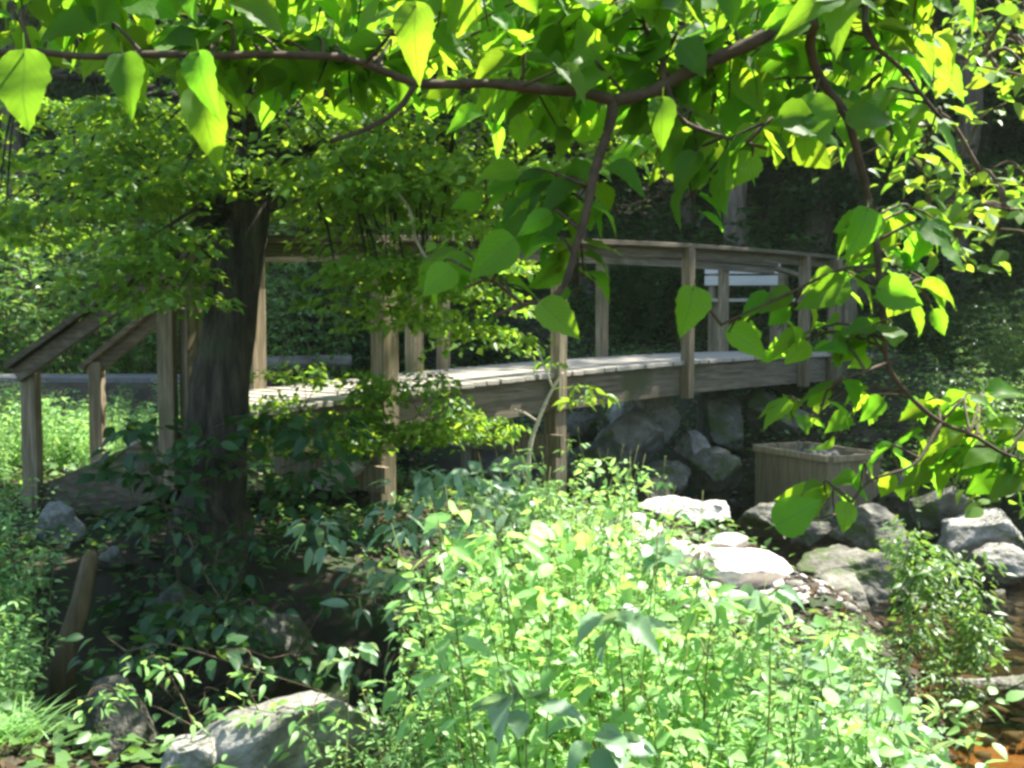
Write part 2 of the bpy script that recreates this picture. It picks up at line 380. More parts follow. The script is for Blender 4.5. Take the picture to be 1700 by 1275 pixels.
def grid_obj(name, xs, ys, zf, m):
    X, Y = np.meshgrid(xs, ys); Z = zf(X, Y); nx, ny = len(xs), len(ys)
    V = np.stack([X.ravel(), Y.ravel(), Z.ravel()], 1)
    i = np.arange(nx - 1)[None, :] + np.arange(ny - 1)[:, None] * nx
    Q = np.stack([i, i + 1, i + nx + 1, i + nx], -1).reshape(-1, 4)
    me = bpy.data.meshes.new(name); me.from_pydata(V.tolist(), [], Q.tolist()); me.update()
    me.polygons.foreach_set('use_smooth', [True] * len(me.polygons))
    me.materials.append(m); return link(name, me)
xs = np.concatenate([np.linspace(-70, -9, 40)[:-1], np.linspace(-9, 10, 240), np.linspace(10, 80, 40)[1:]])
ys = np.concatenate([np.linspace(-30, 0, 20)[:-1], np.linspace(0, 22, 260), np.linspace(22, 90, 50)[1:]])
g = grid_obj('ground', xs, ys, terrain, M_SOIL); tag(g, kind='structure')
g.data.materials.append(M_BED); g.data.materials.append(M_DARKBED); g.data.materials.append(M_SAND)
c = np.array([v.center[:] for v in g.data.polygons])
wet = creek_dist(c[:, 0], c[:, 1])[0] < 1.02 + .1 * np.sin(c[:, 1] * 4)
sand = c[:, 1] + .35 * np.sin(c[:, 0] * 5) < 5.6
g.data.polygons.foreach_set('material_index', np.where((((c[:, 0] - 1.15) / .65) ** 2 + ((c[:, 1] - 6.45) / .7) ** 2 + .25 * np.sin(c[:, 0] * 9) * np.sin(c[:, 1] * 7)) < 1, 3, np.where(wet, np.where(sand, 1, 2), 0)).astype(np.int32))
# water strip following the creek
WZ = -0.30
wm = MB(); cl = spline([(x, y, WZ) for x, y in CREEK], 6); hw = 1.5
for i, p in enumerate(cl):
    t = (cl[min(i + 1, len(cl) - 1)] - cl[max(i - 1, 0)]).normalized(); n_ = Vector((-t.y, t.x, 0))
    wm.v += [p + n_ * hw, p - n_ * hw]
    if i: b = 2 * i; wm.f.append([b - 2, b - 1, b + 1, b])
tag(wm.build('water', M_WATER), kind='structure')
# road beyond the meadow
rm = MB(); rm.v = [Vector(q) for q in ((-60, 13.5, .93), (-3.2, 13.5, .93), (-3.2, 14.6, .93), (-60, 14.6, .93))] + [Vector(q) for q in ((-60, 13.5, .4), (-3.2, 13.5, .4), (-3.2, 14.6, .4), (-60, 14.6, .4))]
rm.f = [[0, 1, 2, 3], [0, 4, 5, 1], [1, 5, 6, 2]]
tag(rm.build('road', M_ROAD), kind='structure')

# ------------------------------------------------------------------ footbridge
P0 = Vector((-0.92, 7.7, 0)); DB = Vector((0.6896, 0.7242, 0)).normalized(); PB = Vector((-DB.y, DB.x, 0)); WB = 1.2
def zd(t): return 1.07 + 0.2 * (1 - ((t - 5.8) / 6.5) ** 2)
def nb(t, z, off=0): q = P0 + DB * t + PB * off; return Vector((q.x, q.y, z))
def t_at(px, off=0.0):
    u = (px - CX) / F; q = P0 + PB * off
    return (u * q.y - q.x) / (DB.x - u * DB.y)
T0, T1 = -1.62, 7.45
br = empty('footbridge', nb(0, tz(P0.x, P0.y)))
tag(br, 'weathered wooden footbridge with handrails and stairs crossing the rocky creek', 'footbridge')
br_inv = br.location.copy()
class LB(MB):
    """mesh in world coordinates that ends up parented to the bridge"""
    def build(s, name, m, parent=None, **k):
        s.v = [v - br_inv for v in s.v]
        return MB.build(s, name, m, br if parent is None else parent, **k)
dk = LB(); t = T0; i = 0
while t < T1:
    pw = 0.138; c_ = t + pw / 2; h0 = .0012 * math.sin(i * 2.7)
    a = nb(c_, zd(c_) - .02 + h0, -.05 + .012 * math.sin(i * 1.9)); b = nb(c_, zd(c_) - .02 + h0, WB + .05)
    # the end at the stairs is cut on the skew
    if a.x < -1.98 or True:
        if b.x < -2.02:
            k = (a.x + 2.02) / (a.x - b.x) if a.x > -2.02 else 0
            if k <= 0.03: t += pw + .008; i += 1; continue
            b = a + (b - a) * k
    dk.beam(a, b, pw, .038); t += pw + .008; i += 1
dk.build('deck', M_DECK, bevel=.004)
def long_board(name, off, z0, ht, wd, ta, tb, m=M_BEAM, n=14):
    mb = LB()
    for k in range(n):
        a, b = ta + (tb - ta) * k / n, ta + (tb - ta) * (k + 1) / n
        base = len(mb.v)
        for tt in ((a, b) if k == 0 else (b,)):
            for o_, h_ in ((-wd / 2, 0), (wd / 2, 0), (wd / 2, ht), (-wd / 2, ht)):
                mb.v.append(nb(tt, zd(tt) + z0 + h_, off + o_))
        if k == 0: mb.f.append([0, 3, 2, 1]); base = 0; 
        s0 = 4 * k
        for j in range(4):
            j2 = (j + 1) % 4; mb.f.append([s0 + j, s0 + j2, s0 + 4 + j2, s0 + 4 + j])
    e = len(mb.v) - 4; mb.f.append([e, e + 1, e + 2, e + 3])
    return mb.build(name, m, bevel=.004)
long_board('side_beam', .02, -.325, .285, .05, T0, T1)
long_board('side_beam', WB - .02, -.325, .285, .05, T0 + 1.1, T1)
long_board('side_beam', WB / 2, -.325, .285, .05, T0 + .7, T1)
RH = 1.07
long_board('handrail', -.03, RH, .04, .15, T0 - .06, T1 + .05)
long_board('rail_board', -.005, RH - .095, .092, .04, T0 - .02, T1)
long_board('handrail', WB + .03, RH, .04, .15, t_at(405, WB), T1 + .05)
long_board('rail_board', WB + .005, RH - .095, .092, .04, t_at(415, WB), T1)
def post(t, off, z0, z1, sz, name='post'):
    mb = LB(); mb.box(nb(t, (z0 + z1) / 2, off), DB * sz / 2, PB * sz / 2, (0, 0, (z1 - z0) / 2))
    return mb.build(name, M_POST, bevel=.006)
for px, sz, low in ((316, .1, -.35), (635, .14, -.36), (927, .1, -.3), (1141, .095, -.36), (1334, .1, -.36), (1382, .12, -.36)):
    tt = t_at(px, -.055); post(tt, -.058 if sz < .12 else -.078, zd(tt) + low, zd(tt) + RH - .002, sz)
for px, sz in ((426, .12), (690, .12), (738, .09), (1001, .1), (1202, .1), (1300, .1), (1416, .09)):
    tt = t_at(px, WB + .055); post(tt, WB + .072, zd(tt) - .3, zd(tt) + RH - .002, sz)
for t_, in ((t_at(650, -.02),), (t_at(932, .02),)):
    for off in (.09, WB - .09):
        q = nb(t_, 0, off); post(t_, off, tz(q.x, q.y) - .2, zd(t_) - .33, .14, 'leg')
    LB().beam(nb(t_ - .1, zd(t_) - .62, -.08), nb(t_ - .1, zd(t_) - .62, WB + .08), .045, .19).build('cross_brace', M_POST, bevel=.004)
# stairs at the near end run down to the left
SA_T = Vector((-2.10, 6.56, 0)); SA_B = Vector((-3.0, 6.78, 0)); SB_T = Vector((-2.1, 7.86, 0)); SB_B = Vector((-3.06, 7.95, 0))
zt = zd(T0); gb = 0.42
for a, b in ((SA_T, SA_B), (SB_T, SB_B)):
    e = b + (b - a) * .04
    LB().beam((a.x + .12, a.y, zt - .2), (e.x, e.y, gb - .06), .05, .36).build('stringer', M_WOOD, bevel=.004)
for k in range(4):
    f_ = (k + .6) / 4; a = SA_T.lerp(SA_B, f_); b = SB_T.lerp(SB_B, f_); z = zt - .04 + (gb - zt) * (k + 1) / 5
    LB().beam((a.x, a.y + .03, z), (b.x, b.y - .03, z), .27, .04).build('tread', M_DECK, bevel=.004)
def vpost(p, z0, z1, sz, name='stair_post'):
    LB().box((p.x, p.y, (z0 + z1) / 2), (sz / 2, 0, 0), (0, sz / 2, 0), (0, 0, (z1 - z0) / 2)).build(name, M_POST, bevel=.006)
aT = Vector(at(275, 440, 6.5)); aB = Vector(at(50, 600, 6.72))
bT = Vector(at(372, 425, 7.85)); bB = Vector(at(160, 600, 7.95))
vpost(aB, tz(aB.x, aB.y) - .15, aB.z + .0, .095); vpost(bB, tz(bB.x, bB.y) - .15, bB.z + .0, .095)
vpost(aT, zt - .4, aT.z + .0, .095); vpost(bT, zt - .4, bT.z, .095)
for a, b, yo in ((aT, aB, -.07), (bT, bB, .0)):
    d = (b - a); e = b + d * .1; s_ = a - d * .03; o_ = Vector((0, yo, 0))
    LB().beam(s_ + o_ + Vector((0, 0, .03)), e + o_ + Vector((0, 0, .03)), .14, .038).build('stair_handrail', M_WOOD, bevel=.004)
    LB().beam(s_ + o_ + Vector((0, 0, -.05)), e - d * .04 + o_ + Vector((0, 0, -.05)), .04, .095).build('stair_rail_board', M_WOOD, bevel=.004)
# far stairs drop away to the right
fe0 = nb(T1, 0, -.03); fdir = Vector((.9, .42, 0)).normalized(); fe1 = fe0 + fdir * 1.25
ff0 = nb(T1, 0, WB + .03); ff1 = ff0 + fdir * 1.25
ze = zd(T1); gz = max(tz(fe1.x, fe1.y), ze - .75)
for a, b in ((fe0, fe1), (ff0, ff1)):
    LB().beam((a.x, a.y, ze + RH - .0), (b.x, b.y, gz + .82), .12, .05).build('stair_handrail', M_POST, bevel=.004)
    LB().beam((a.x, a.y, ze - .15), (b.x, b.y, gz - .15), .05, .26).build('stringer', M_WOOD, bevel=.004)
    vpost(b, gz - .5, gz + .8, .09)
for k in range(4):
    f_ = (k + .6) / 4; a = fe0.lerp(fe1, f_); b = ff0.lerp(ff1, f_); z = ze - .04 + (gz - ze) * (k + 1) / 5
    LB().beam((a.x, a.y, z), (b.x, b.y, z), .25, .04).build('tread', M_DECK, bevel=.004)

# ------------------------------------------------------------------ bench on the far bank
b0 = at(1232, 560, 14.6); bz = tz(b0.x, b0.y)
be = empty('bench', (b0.x, b0.y, bz), R(-6)); tag(be, 'wooden bench with a whitewashed two plank backrest behind the bridge railing', 'bench')
BT = 2.40 - bz
MB().box((0, .06, BT - .06), (.5, 0, 0), (0, .015, 0), (0, 0, .065)).box((0, .06, BT - .215), (.5, 0, 0), (0, .015, 0), (0, 0, .065)).build('backrest', M_WHITE, be, bevel=.004)
MB().box((.1, -.2, BT - .49), (.72, 0, 0), (0, .1, 0), (0, 0, .02)).box((.1, -.42, BT - .49), (.72, 0, 0), (0, .1, 0), (0, 0, .02)).build('seat', M_DECK, be, bevel=.004)
for x in (-.4, .42):
    MB().box((x, .11, BT / 2 - .1), (.045, 0, 0), (0, .035, 0), (0, 0, BT / 2 + .1)).build('rear_leg', M_POST, be, bevel=.004)
    MB().box((x, -.42, BT / 2 - .35), (.04, 0, 0), (0, .035, 0), (0, 0, BT / 2 - .165)).box((x, -.16, BT - .55), (.03, 0, 0), (0, .235, 0), (0, 0, .035)).build('front_leg', M_POST, be, bevel=.004)

# ------------------------------------------------------------------ timber crib in the creek
CC = Vector((2.95, 10.0, 0)); e1 = Vector((-.45, .89, 0)).normalized() * 1.05; e2 = Vector((.89, .45, 0)).normalized() * .62
cr = empty('timber_crib', (CC.x, CC.y, -.35)); tag(cr, 'open wooden plank crib box standing in the creek beside the bridge', 'crib')
def side(a, b, up=.38, lo=-.35):
    mb = MB(); n = 7; d = b - a; nn = Vector((-d.y, d.x, 0)).normalized()
    for k in range(n):
        p = a + d * ((k + .5) / n); hh = up - .012 * ((k * 7) % 3)
        mb.box(Vector((p.x, p.y, (hh + lo) / 2)) - cr.location, d / n * .485, nn * .016, (0, 0, (hh - lo) / 2))
    return mb.build('plank_side', M_CRIB, cr, bevel=.004)
Cs = [CC, CC + e2, CC + e2 + e1, CC + e1]
for k in range(4):
    a, b = Cs[k], Cs[(k + 1) % 4]; side(a, b)
    nn = Vector((-(b - a).y, (b - a).x, 0)).normalized()
    MB().beam(Vector((a.x, a.y, .35)) + nn * -.032 - cr.location, Vector((b.x, b.y, .35)) + nn * -.032 - cr.location, .03, .06).build('rim', M_CRIB, cr, bevel=.004)

# ------------------------------------------------------------------ rocks
def rock_mesh(seed, sub=5):
    import bmesh
    bm = bmesh.new(); bmesh.ops.create_icosphere(bm, subdivisions=sub, radius=1.0)
    r = random.Random(seed)
    pl = []
    for _ in range(15):
        n_ = Vector((r.gauss(0, 1), r.gauss(0, 1), r.gauss(0, .8))).normalized(); pl.append((n_, r.uniform(.42, .8)))
    off = Vector((seed * 3.7, seed * 1.3, 0))
    for v in bm.verts:
        p = v.co.copy()
        for n_, d in pl:
            e = p.dot(n_) - d
            if e > 0: p -= n_ * e * .985
        p *= 1.12 + .16 * noise.noise(p * 1.5 + off) + .07 * noise.noise(p * 4 + off) - .06 * abs(noise.noise(p * 7 + off)) + .025 * noise.noise(p * 16 + off)
        v.co = Vector((p.x, p.y * .85, p.z * .75))
    me = bpy.data.meshes.new('rock'); bm.to_mesh(me); bm.free()
    me.polygons.foreach_set('use_smooth', [True] * len(me.polygons)); return me
RM = [rock_mesh(s) for s in range(1, 9)]; RP = []; RMO = []
for me in RM:
    q = me.copy(); q2 = me.copy(); me.materials.append(M_ROCK); q.materials.append(M_PALEROCK); RP.append(q); q2.materials.append(M_MOSSY_SHADE); RMO.append(q2)
def rock(loc, s, k, rz, label, group=None, pale=False, flat=1.0, name='rock', tilt=(0, 0)):
    o = link(name, (RMO if pale is None else RP if pale else RM)[k % 8]); o.location = loc; o.scale = (s, s, s * flat); o.rotation_euler = (tilt[0], tilt[1], rz)
    tag(o, label, 'rock', group); return o
def prock(px, py, d, wpx, k, label, group=None, pale=False, flat=1.0, rz=None, lift=0):
    p = at(px, py, d); s = wpx / F * d / 2 / .8
    return rock((p.x, p.y, p.z + lift), s, k, rz if rz is not None else k * 1.37, label, group, pale, flat)
# the big boulder at the front left and pieces beside it
rk = prock(495, 1240, 3.3, 250, 0, 'large grey boulder sunlit beneath leaves nearest the camera', flat=.8, rz=.5); rk.rotation_euler = (.1, -.42, .3); rk.scale.x *= 1.3
prock(345, 1262, 3.2, 150, 4, 'pale grey stone lying against the left foot of the large boulder')
prock(95, 885, 6.2, 90, 2, 'pale pinkish stone at the foot of the lowest stair post', lift=.03)
prock(185, 925, 5.8, 45, 5, 'small grey stone beside the top of the rotting wooden stake')
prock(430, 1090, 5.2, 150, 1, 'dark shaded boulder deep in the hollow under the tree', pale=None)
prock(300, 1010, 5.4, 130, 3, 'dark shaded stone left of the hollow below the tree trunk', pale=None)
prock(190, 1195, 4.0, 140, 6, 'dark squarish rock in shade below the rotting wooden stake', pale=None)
# sunlit gravel bar
for i, (px, py, d, wp) in enumerate([(1085, 925, 6.3, 190), (1215, 935, 6.2, 170), (1010, 885, 6.6, 110), (1290, 975, 6.0, 110), (1140, 975, 5.9, 150), (1215, 885, 6.5, 70), (1060, 860, 6.9, 90), (1130, 835, 7.8, 130), (1190, 840, 8.2, 80)]):
    lab = ['broad white sunlit slab in the middle of the gravel bar', 'tall pointed white sunlit rock at the right of the gravel bar', 'white sunlit rock half hidden by herbs at the left of the gravel bar', 'low white rock at the right tip of the gravel bar', 'flat white rock behind the herb tops in front of the white slab', 'small white rock behind the tall pointed white rock', 'small white rock at the back of the gravel bar near the bridge', 'flat pale rock at the water edge in front of the timber crib', 'small pale rock beside the flat pale rock by the timber crib'][i]
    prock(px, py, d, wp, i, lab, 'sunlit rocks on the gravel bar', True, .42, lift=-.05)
for k in range(54):
    px = rng.uniform(985, 1320); y = rng.uniform(5.8, 7.3); x = (px - CX) / F * y
    if creek_dist(np.array([x]), np.array([y]))[0][0] < .9: continue
    s_ = float(rng.choice([.05, .07, .1, .16, .2]) * rng.uniform(.8, 1.2)); rock((x, y, tz(x, y) + .1 * s_), s_, k, k * 1.1, 'small pale sunlit stone among others on the gravel bar', 'small stones on the gravel bar', True, .7)
prock(575, 785, 8.0, 130, 3, 'bright pale rock seen under the bridge left of the thick leg', pale=True, flat=.7)
prock(845, 775, 9.6, 70, 5, 'pale rock under the bridge between its two pairs of legs', pale=True, flat=.8)
# boulders under the bridge
for i, (px, py, d, wp, lab) in enumerate([
    (1060, 690, 11.8, 120, 'tall pale topped boulder under the bridge beam, highest of the heap'),
    (1040, 735, 11.2, 150, 'wide slanting boulder in the middle of the heap under the bridge'),
    (985, 775, 10.6, 130, 'rounded boulder at the left foot of the heap under the bridge'),
    (960, 715, 11.3, 80, 'narrow grey boulder beside the bridge leg'),
    (1155, 750, 11.0, 70, 'rounded grey stone right of the boulder heap under the bridge'),
    (1105, 790, 10.6, 80, 'dark low stone at the right foot of the boulder heap'),
    (1200, 710, 12.0, 120, 'dark boulder in deep shade beneath the bridge'),
    (1190, 790, 10.8, 90, 'dark stone in the water between the heap and the timber crib'),
    (1085, 830, 10.0, 90, 'low stone at the waterline in front of the boulder heap'),
    (1300, 700, 12.2, 130, 'dark boulder behind the timber crib')]):
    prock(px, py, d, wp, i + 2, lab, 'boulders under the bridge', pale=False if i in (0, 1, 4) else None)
# creek rocks on the right
for i, (px, py, d, wp, lab) in enumerate([
    (1555, 845, 9.2, 130, 'long grey rock slanting in the creek right of the crib'),
    (1640, 890, 8.6, 150, 'broad grey rock in the creek near the right edge'),
    (1675, 860, 9.6, 60, 'small pale rock behind the broad grey creek rock'),
    (1455, 890, 8.4, 130, 'low grey rock in the creek behind the bright heart leaf'),
    (1420, 960, 7.6, 180, 'big mossy rock at the near side of the creek'),
    (1400, 1010, 7.0, 140, 'mossy rock sloping down to the herbs at the creek edge'),
    (1670, 945, 8.0, 100, 'pale topped rock at the right edge above dark water'),
    (1655, 1000, 7.6, 55, 'small bluish stone in dark water at the right edge'),
    (1510, 1000, 7.2, 70, 'bluish grey stone behind the bushy creek weed'),
    (1610, 1145, 5.7, 90, 'pale wet stone at the edge of the orange shallows'),
    (1680, 1150, 5.6, 110, 'flat grey rock above the orange shallows'),
    (1590, 1215, 5.2, 80, 'pale rock between the herbs and the orange shallows'),
    (1340, 885, 8.6, 80, 'dark stone in the shade below the timber crib'),
    (1505, 815, 10.2, 90, 'dark rock right of the timber crib'),
    (1275, 872, 9.0, 90, 'dark stone against the left front of the timber crib'),
    (1400, 872, 9.0, 90, 'dark stone against the front corner of the timber crib')]):
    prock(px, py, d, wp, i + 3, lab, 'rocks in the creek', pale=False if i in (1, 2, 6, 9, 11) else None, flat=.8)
# many small stones along the bed
gP = []
for _ in range(2600):
    i = rng.integers(2, len(CREEK) - 1); a, b = CREEK[i - 1], CREEK[i]; t = rng.uniform()
    gP.append((a[0] + (b[0] - a[0]) * t + rng.normal(0, .75), a[1] + (b[1] - a[1]) * t + rng.normal(0, .75)))
gP = np.array(gP); gZ = terrain(gP[:, 0], gP[:, 1])
tet = MB()
import bmesh
bm = bmesh.new(); bmesh.ops.create_icosphere(bm, subdivisions=1, radius=1.0); tv = np.array([v.co[:] for v in bm.verts]); tfc = [tuple(v.index for v in f.verts) for f in bm.faces]; bm.free()
def stone_t(s):
    r_ = np.random.default_rng(s); v = tv * (1 + r_.normal(0, .16, (len(tv), 1))) * np.array([1, .8, .6]); return v, tfc, np.zeros((len(tv), 2))
n = len(gP)
go = leaves('gravel', np.c_[gP, gZ + .01], np.c_[rng.normal(size=(n, 2)), np.zeros(n)], np.tile([0, 0, 1.], (n, 1)) + rng.normal(0, .2, (n, 3)), .02 + .06 * rng.power(.6, n)[::-1] ** 2, [stone_t(1), stone_t(2), stone_t(3)], M_ROCK)
gQ = np.c_[rng.normal(1.12, .3, 700), rng.normal(6.5, .32, 700)]; n = len(gQ)
go2 = leaves('gravel', np.c_[gQ, terrain(gQ[:, 0], gQ[:, 1]) + .008], np.c_[rng.normal(size=(n, 2)), np.zeros(n)], np.tile([0, 0, 1.], (n, 1)) + rng.normal(0, .25, (n, 3)), .012 + .045 * rng.uniform(0, 1, n) ** 3, [stone_t(6), stone_t(7), stone_t(8)], M_PALEROCK)
tag(go2, 'pale sunlit gravel between the white rocks', 'gravel', kind='stuff')
tag(go, 'small loose grey stones along the creek bed', 'gravel', kind='stuff')
# rubble heaped inside the crib
nn_ = 150; q = rng.uniform(0.2, .8, (nn_, 2))
rp_ = np.array([(CC + e1 * a + e2 * b)[:2] for a, b in q]); rz_ = .1 + .2 * np.sin(q[:, 0] * 3.1) * np.sin(q[:, 1] * 3.1) + rng.uniform(-.03, .05, nn_)
ro = leaves('rubble', np.c_[rp_, rz_], rng.normal(size=(nn_, 3)), rng.normal(size=(nn_, 3)), rng.uniform(.04, .085, nn_), [stone_t(4), stone_t(5)], M_ROCK)
tag(ro, 'grey stone rubble filling the timber crib', 'rubble', kind='stuff')

# ------------------------------------------------------------------ fallen log, stake
p = at(470, 605, 14.5); lz = p.z
lg = MB().tube(spline([(p.x - .9, p.y, lz - .02), (p.x - .2, p.y + .05, lz), (p.x + .9, p.y + .1, lz + .05)], 4), [.1] * 8 + [.085], 9, .06).build('fallen_log', M_LOG, smooth=True)
tag(lg, 'grey fallen log lying on the bank seen past the big tree trunk', 'log')
s0 = at(105, 1085, 4.5); s1 = at(150, 925, 4.6)
stk = MB().tube([s0 - Vector((.04, 0, .55)), s0, s0.lerp(s1, .5) + Vector((.015, 0, 0)), s1, s1 + Vector((.012, 0, .03))], [.05, .045, .038, .03, .008], 7, .16).build('wooden_stake', M_STAKE, smooth=True)
tag(stk, 'brown rotting stake leaning below the lowest stair post', 'stake')

# ------------------------------------------------------------------ trees
def limb_tree(seed, H, rb, cb, Rr, nl, per, lpc, ls, spray=.7):
    """trunk mesh builder and leaf arrays of a woodland tree"""
    r = random.Random(seed); mb = MB()
    tr = [Vector((0, 0, -.6))]; x = y = 0
    for k in range(1, 10):
        x += r.gauss(0, .012 * H); y += r.gauss(0, .012 * H); tr.append(Vector((x, y, H * k / 9)))
    tp = spline(tr, 3); L = len(tp)
    mb.tube(tp, [rb * (1.25 if i == 0 else 1) * (1 - .93 * i / (L - 1)) + .012 for i in range(L)], 9, .05)
    arr = []
    for k in range(nl):
        f_ = cb + (0.97 - cb) * (k + .5) / nl; h = f_ * H
        b = tp[min(L - 1, int(f_ * (L - 1)))]
        az = k * 2.4 + r.uniform(-.4, .4); u = (f_ - cb) / (1 - cb)
        ln = Rr * (0.45 + .75 * math.sin(math.pi * min(1, u * .85 + .12))) * r.uniform(.7, 1.1) * (.35 if u > .93 else 1)
        o = Vector((math.cos(az), math.sin(az), 0))
        e = b + o * ln + Vector((0, 0, ln * r.uniform(.05, .4)))
        m_ = b.lerp(e, .5) + Vector((0, 0, ln * .1))
        mb.tube(spline([b, m_, e], 3), [rb * .3 * (1 - u * .6) * (1 - .14 * i) + .008 for i in range(7)], 5)
        for j in range(per):
            s = .35 + .7 * (j + r.random()) / per
            c = b.lerp(e, s) + Vector((r.gauss(0, .17 * Rr), r.gauss(0, .17 * Rr), r.gauss(0, .1 * Rr)))
            arr.append(spray_points(c, spray * r.uniform(.6, 1.2), lpc, .3))
    P, D, NN = cat(arr)
    return mb, P, D, NN, rng.uniform(.7, 1.25, len(P)) * ls
def make_tree(name, label, group, args, m=M_WOODS, temps=SMALL):
    mb, P, D, NN, S = limb_tree(*args)
    root = empty(name, (0, 0, 0)); tag(root, label, 'tree', group)
    mb.build('trunk', M_WBARK, root, smooth=True)
    leaves('crown', P, D, NN, S, temps, m, root)
    return root
TP = [make_tree('woodland_tree', 'x', None, (11 + k, (13, 15, 12, 10)[k], (.17, .21, .15, .12)[k], (.3, .36, .24, .16)[k], (3.0, 3.4, 2.8, 2.4)[k], 22, 9, 120, .13, .8)) for k in range(4)]
pos = []
def free(x, y, d):
    return all((x - a) ** 2 + (y - b) ** 2 > d * d for a, b in pos)
spots = []
# trunks that show in the photograph
for px, d, k, lab in ((1135, 21.0, 2, 'slim dark trunk in the woods left of the bench'), (1420, 17.8, 3, 'slim woodland trunk beyond the far end of the bridge'), (1545, 20.5, 2, 'slim trunk left of the dark trunk at the right edge of the woods'), (1228, 17.5, 0, 'straight brown woodland trunk rising behind the bench'), (1352, 19.5, 1, 'dark woodland tree just right of the trunk behind the bench'), (1610, 16.5, 0, 'dark trunk at the right edge of the woods'), (985, 18.5, 2, 'woodland tree behind the middle of the bridge'), (1480, 22.0, 1, 'dark woodland tree beyond the hanging branch')):
    p = at(px, 500, d); spots.append((p.x, p.y, k, lab, None)); pos.append((p.x, p.y))
tries = 0
while len(spots) < 74 and tries < 4000:
    tries += 1
    y = rng.uniform(15.5, 44); x = rng.uniform(-.58, .85) * y
    q = -.5 * x + .86 * y
    if 15.2 < q < 20.5 and x < 13: continue
    if x < 1.0 and x > -8 and y < 22: continue            # glade on the left that the sun reaches
    if not free(x, y, 2.3): continue
    pos.append((x, y)); spots.append((x, y, int(rng.integers(0, 4)), 'leafy woodland tree among many on the dark slope behind the creek', 'woodland trees on the slope'))
for i, (x, y, k, lab, grp) in enumerate(spots):
    s = float(rng.uniform(.85, 1.2))
    o = copy_thing(TP[k], (x, y, tz(x, y) - .1), float(rng.uniform(0, 6.28)), s, lab, grp or 'woodland trees on the slope')
for o in TP:
    for ch in list(o.children): bpy.data.objects.remove(ch)
    bpy.data.objects.remove(o)

# ------------------------------------------------------------------ big leaning tree
bt = empty('beech_tree', (-1.6, 5.95, tz(-1.6, 5.95))); tag(bt, 'dark leaning tree trunk with small layered leaves in front of the bridge stairs', 'tree')
o0 = bt.location.copy()
tk = [at(352, 860, 5.95), at(358, 760, 5.95), at(365, 650, 5.95), at(383, 520, 6.0), at(402, 390, 6.05), at(428, 250, 6.1), at(452, 120, 6.15), at(480, -60, 6.2), at(500, -260, 6.3), at(540, -520, 6.4), at(560, -800, 6.5)]
tpts = spline([tk[0] - Vector((0, 0, .6))] + tk, 4); Lt = len(tpts)
tm = MB(); tm.tube([p - o0 for p in tpts], [.2 * max(.25, 1.0 - .75 * i / Lt) * (1.25 if i < 5 else 1) for i in range(Lt)], 14, .04)
cl = []
def trunk_x(y): return float(np.interp(y, (-60, 120, 250, 390, 520, 650), (480, 452, 428, 402, 383, 365)))
def region(n, x0, x1, y0, y1, d0, d1):
    for _ in range(n):
        px, py, d = rng.uniform(x0, x1), rng.uniform(y0, y1), rng.uniform(d0, d1)
        if abs(px - trunk_x(py)) < 105 and py > 90 and d < 7.0 and rng.uniform() < (.82 if py > 320 else .7): d = rng.uniform(7.0, 8.2)
        cl.append(at(px, py, d))
region(105, 120, 660, 150, 350, 5.2, 7.6)
region(50, -60, 300, 150, 400, 5.5, 8.5)
region(45, 520, 850, 220, 385, 5.4, 7.2)
region(20, 560, 730, 390, 540, 5.6, 6.6)
region(10, 700, 850, 420, 600, 7.0, 7.4)
region(40, 0, 900, -420, 120, 4.6, 8.2)
region(10, 350, 800, -800, -300, 5.0, 7.6)
region(14, 195, 310, 380, 500, 5.3, 5.8)
for _ in range(120):  # extra crown sprays added up-sun of the hollow to keep it in shade
    p = at(rng.uniform(130, 760), rng.uniform(780, 1130), rng.uniform(4.3, 5.9)); p.z = max(p.z, 0.0)
    zz = rng.uniform(2.3, 4.4); cl.append(p + SUN * ((zz - p.z) / SUN.z))
for _ in range(34):  # further sprays added up-sun to shade the stair rails
    p = at(rng.uniform(10, 300), rng.uniform(470, 820), rng.uniform(6.5, 6.9)); zz = rng.uniform(2.7, 4.2)
    cl.append(p + SUN * ((zz - p.z) / SUN.z))
region(10, 700, 850, 420, 600, 7.0, 7.4)
region(110, 0, 1000, -500, 120, 4.6, 8.2)
region(50, 350, 900, -900, -300, 4.6, 8.2)
bt_main = [tpts[i] for i in range(21, Lt, 2)]
hubs = []
for k in range(22):
    b = bt_main[int(k / 22 * len(bt_main))]; grp = cl[k::22]
    c = sum(grp, Vector()) / len(grp); az = k * 2.4
    e = b + Vector((math.cos(az), math.sin(az) * .5, .18)) * 1.5
    ps = spline([b, b.lerp(e, .5) + Vector((0, 0, .12)), e], 4); hubs += ps[2:]
    tm.tube([p - o0 for p in ps], [.045 * (1 - .1 * i) for i in range(len(ps))], 6)
for c in cl:
    h = min(hubs + bt_main, key=lambda q: (q - c).length)
    m_ = h.lerp(c, .55) + Vector((0, 0, .1)); tm.tube([p - o0 for p in (h, m_, c)], [.011, .008, .003], 4)
tm.build('trunk', M_BARK, bt, smooth=True)
A = cat([spray_points(c - o0, rng.uniform(.16, .42), 80, .13) for c in cl])
leaves('crown', *A, rng.uniform(.04, .085, len(A[0])), SMALL, M_BEECH, bt)

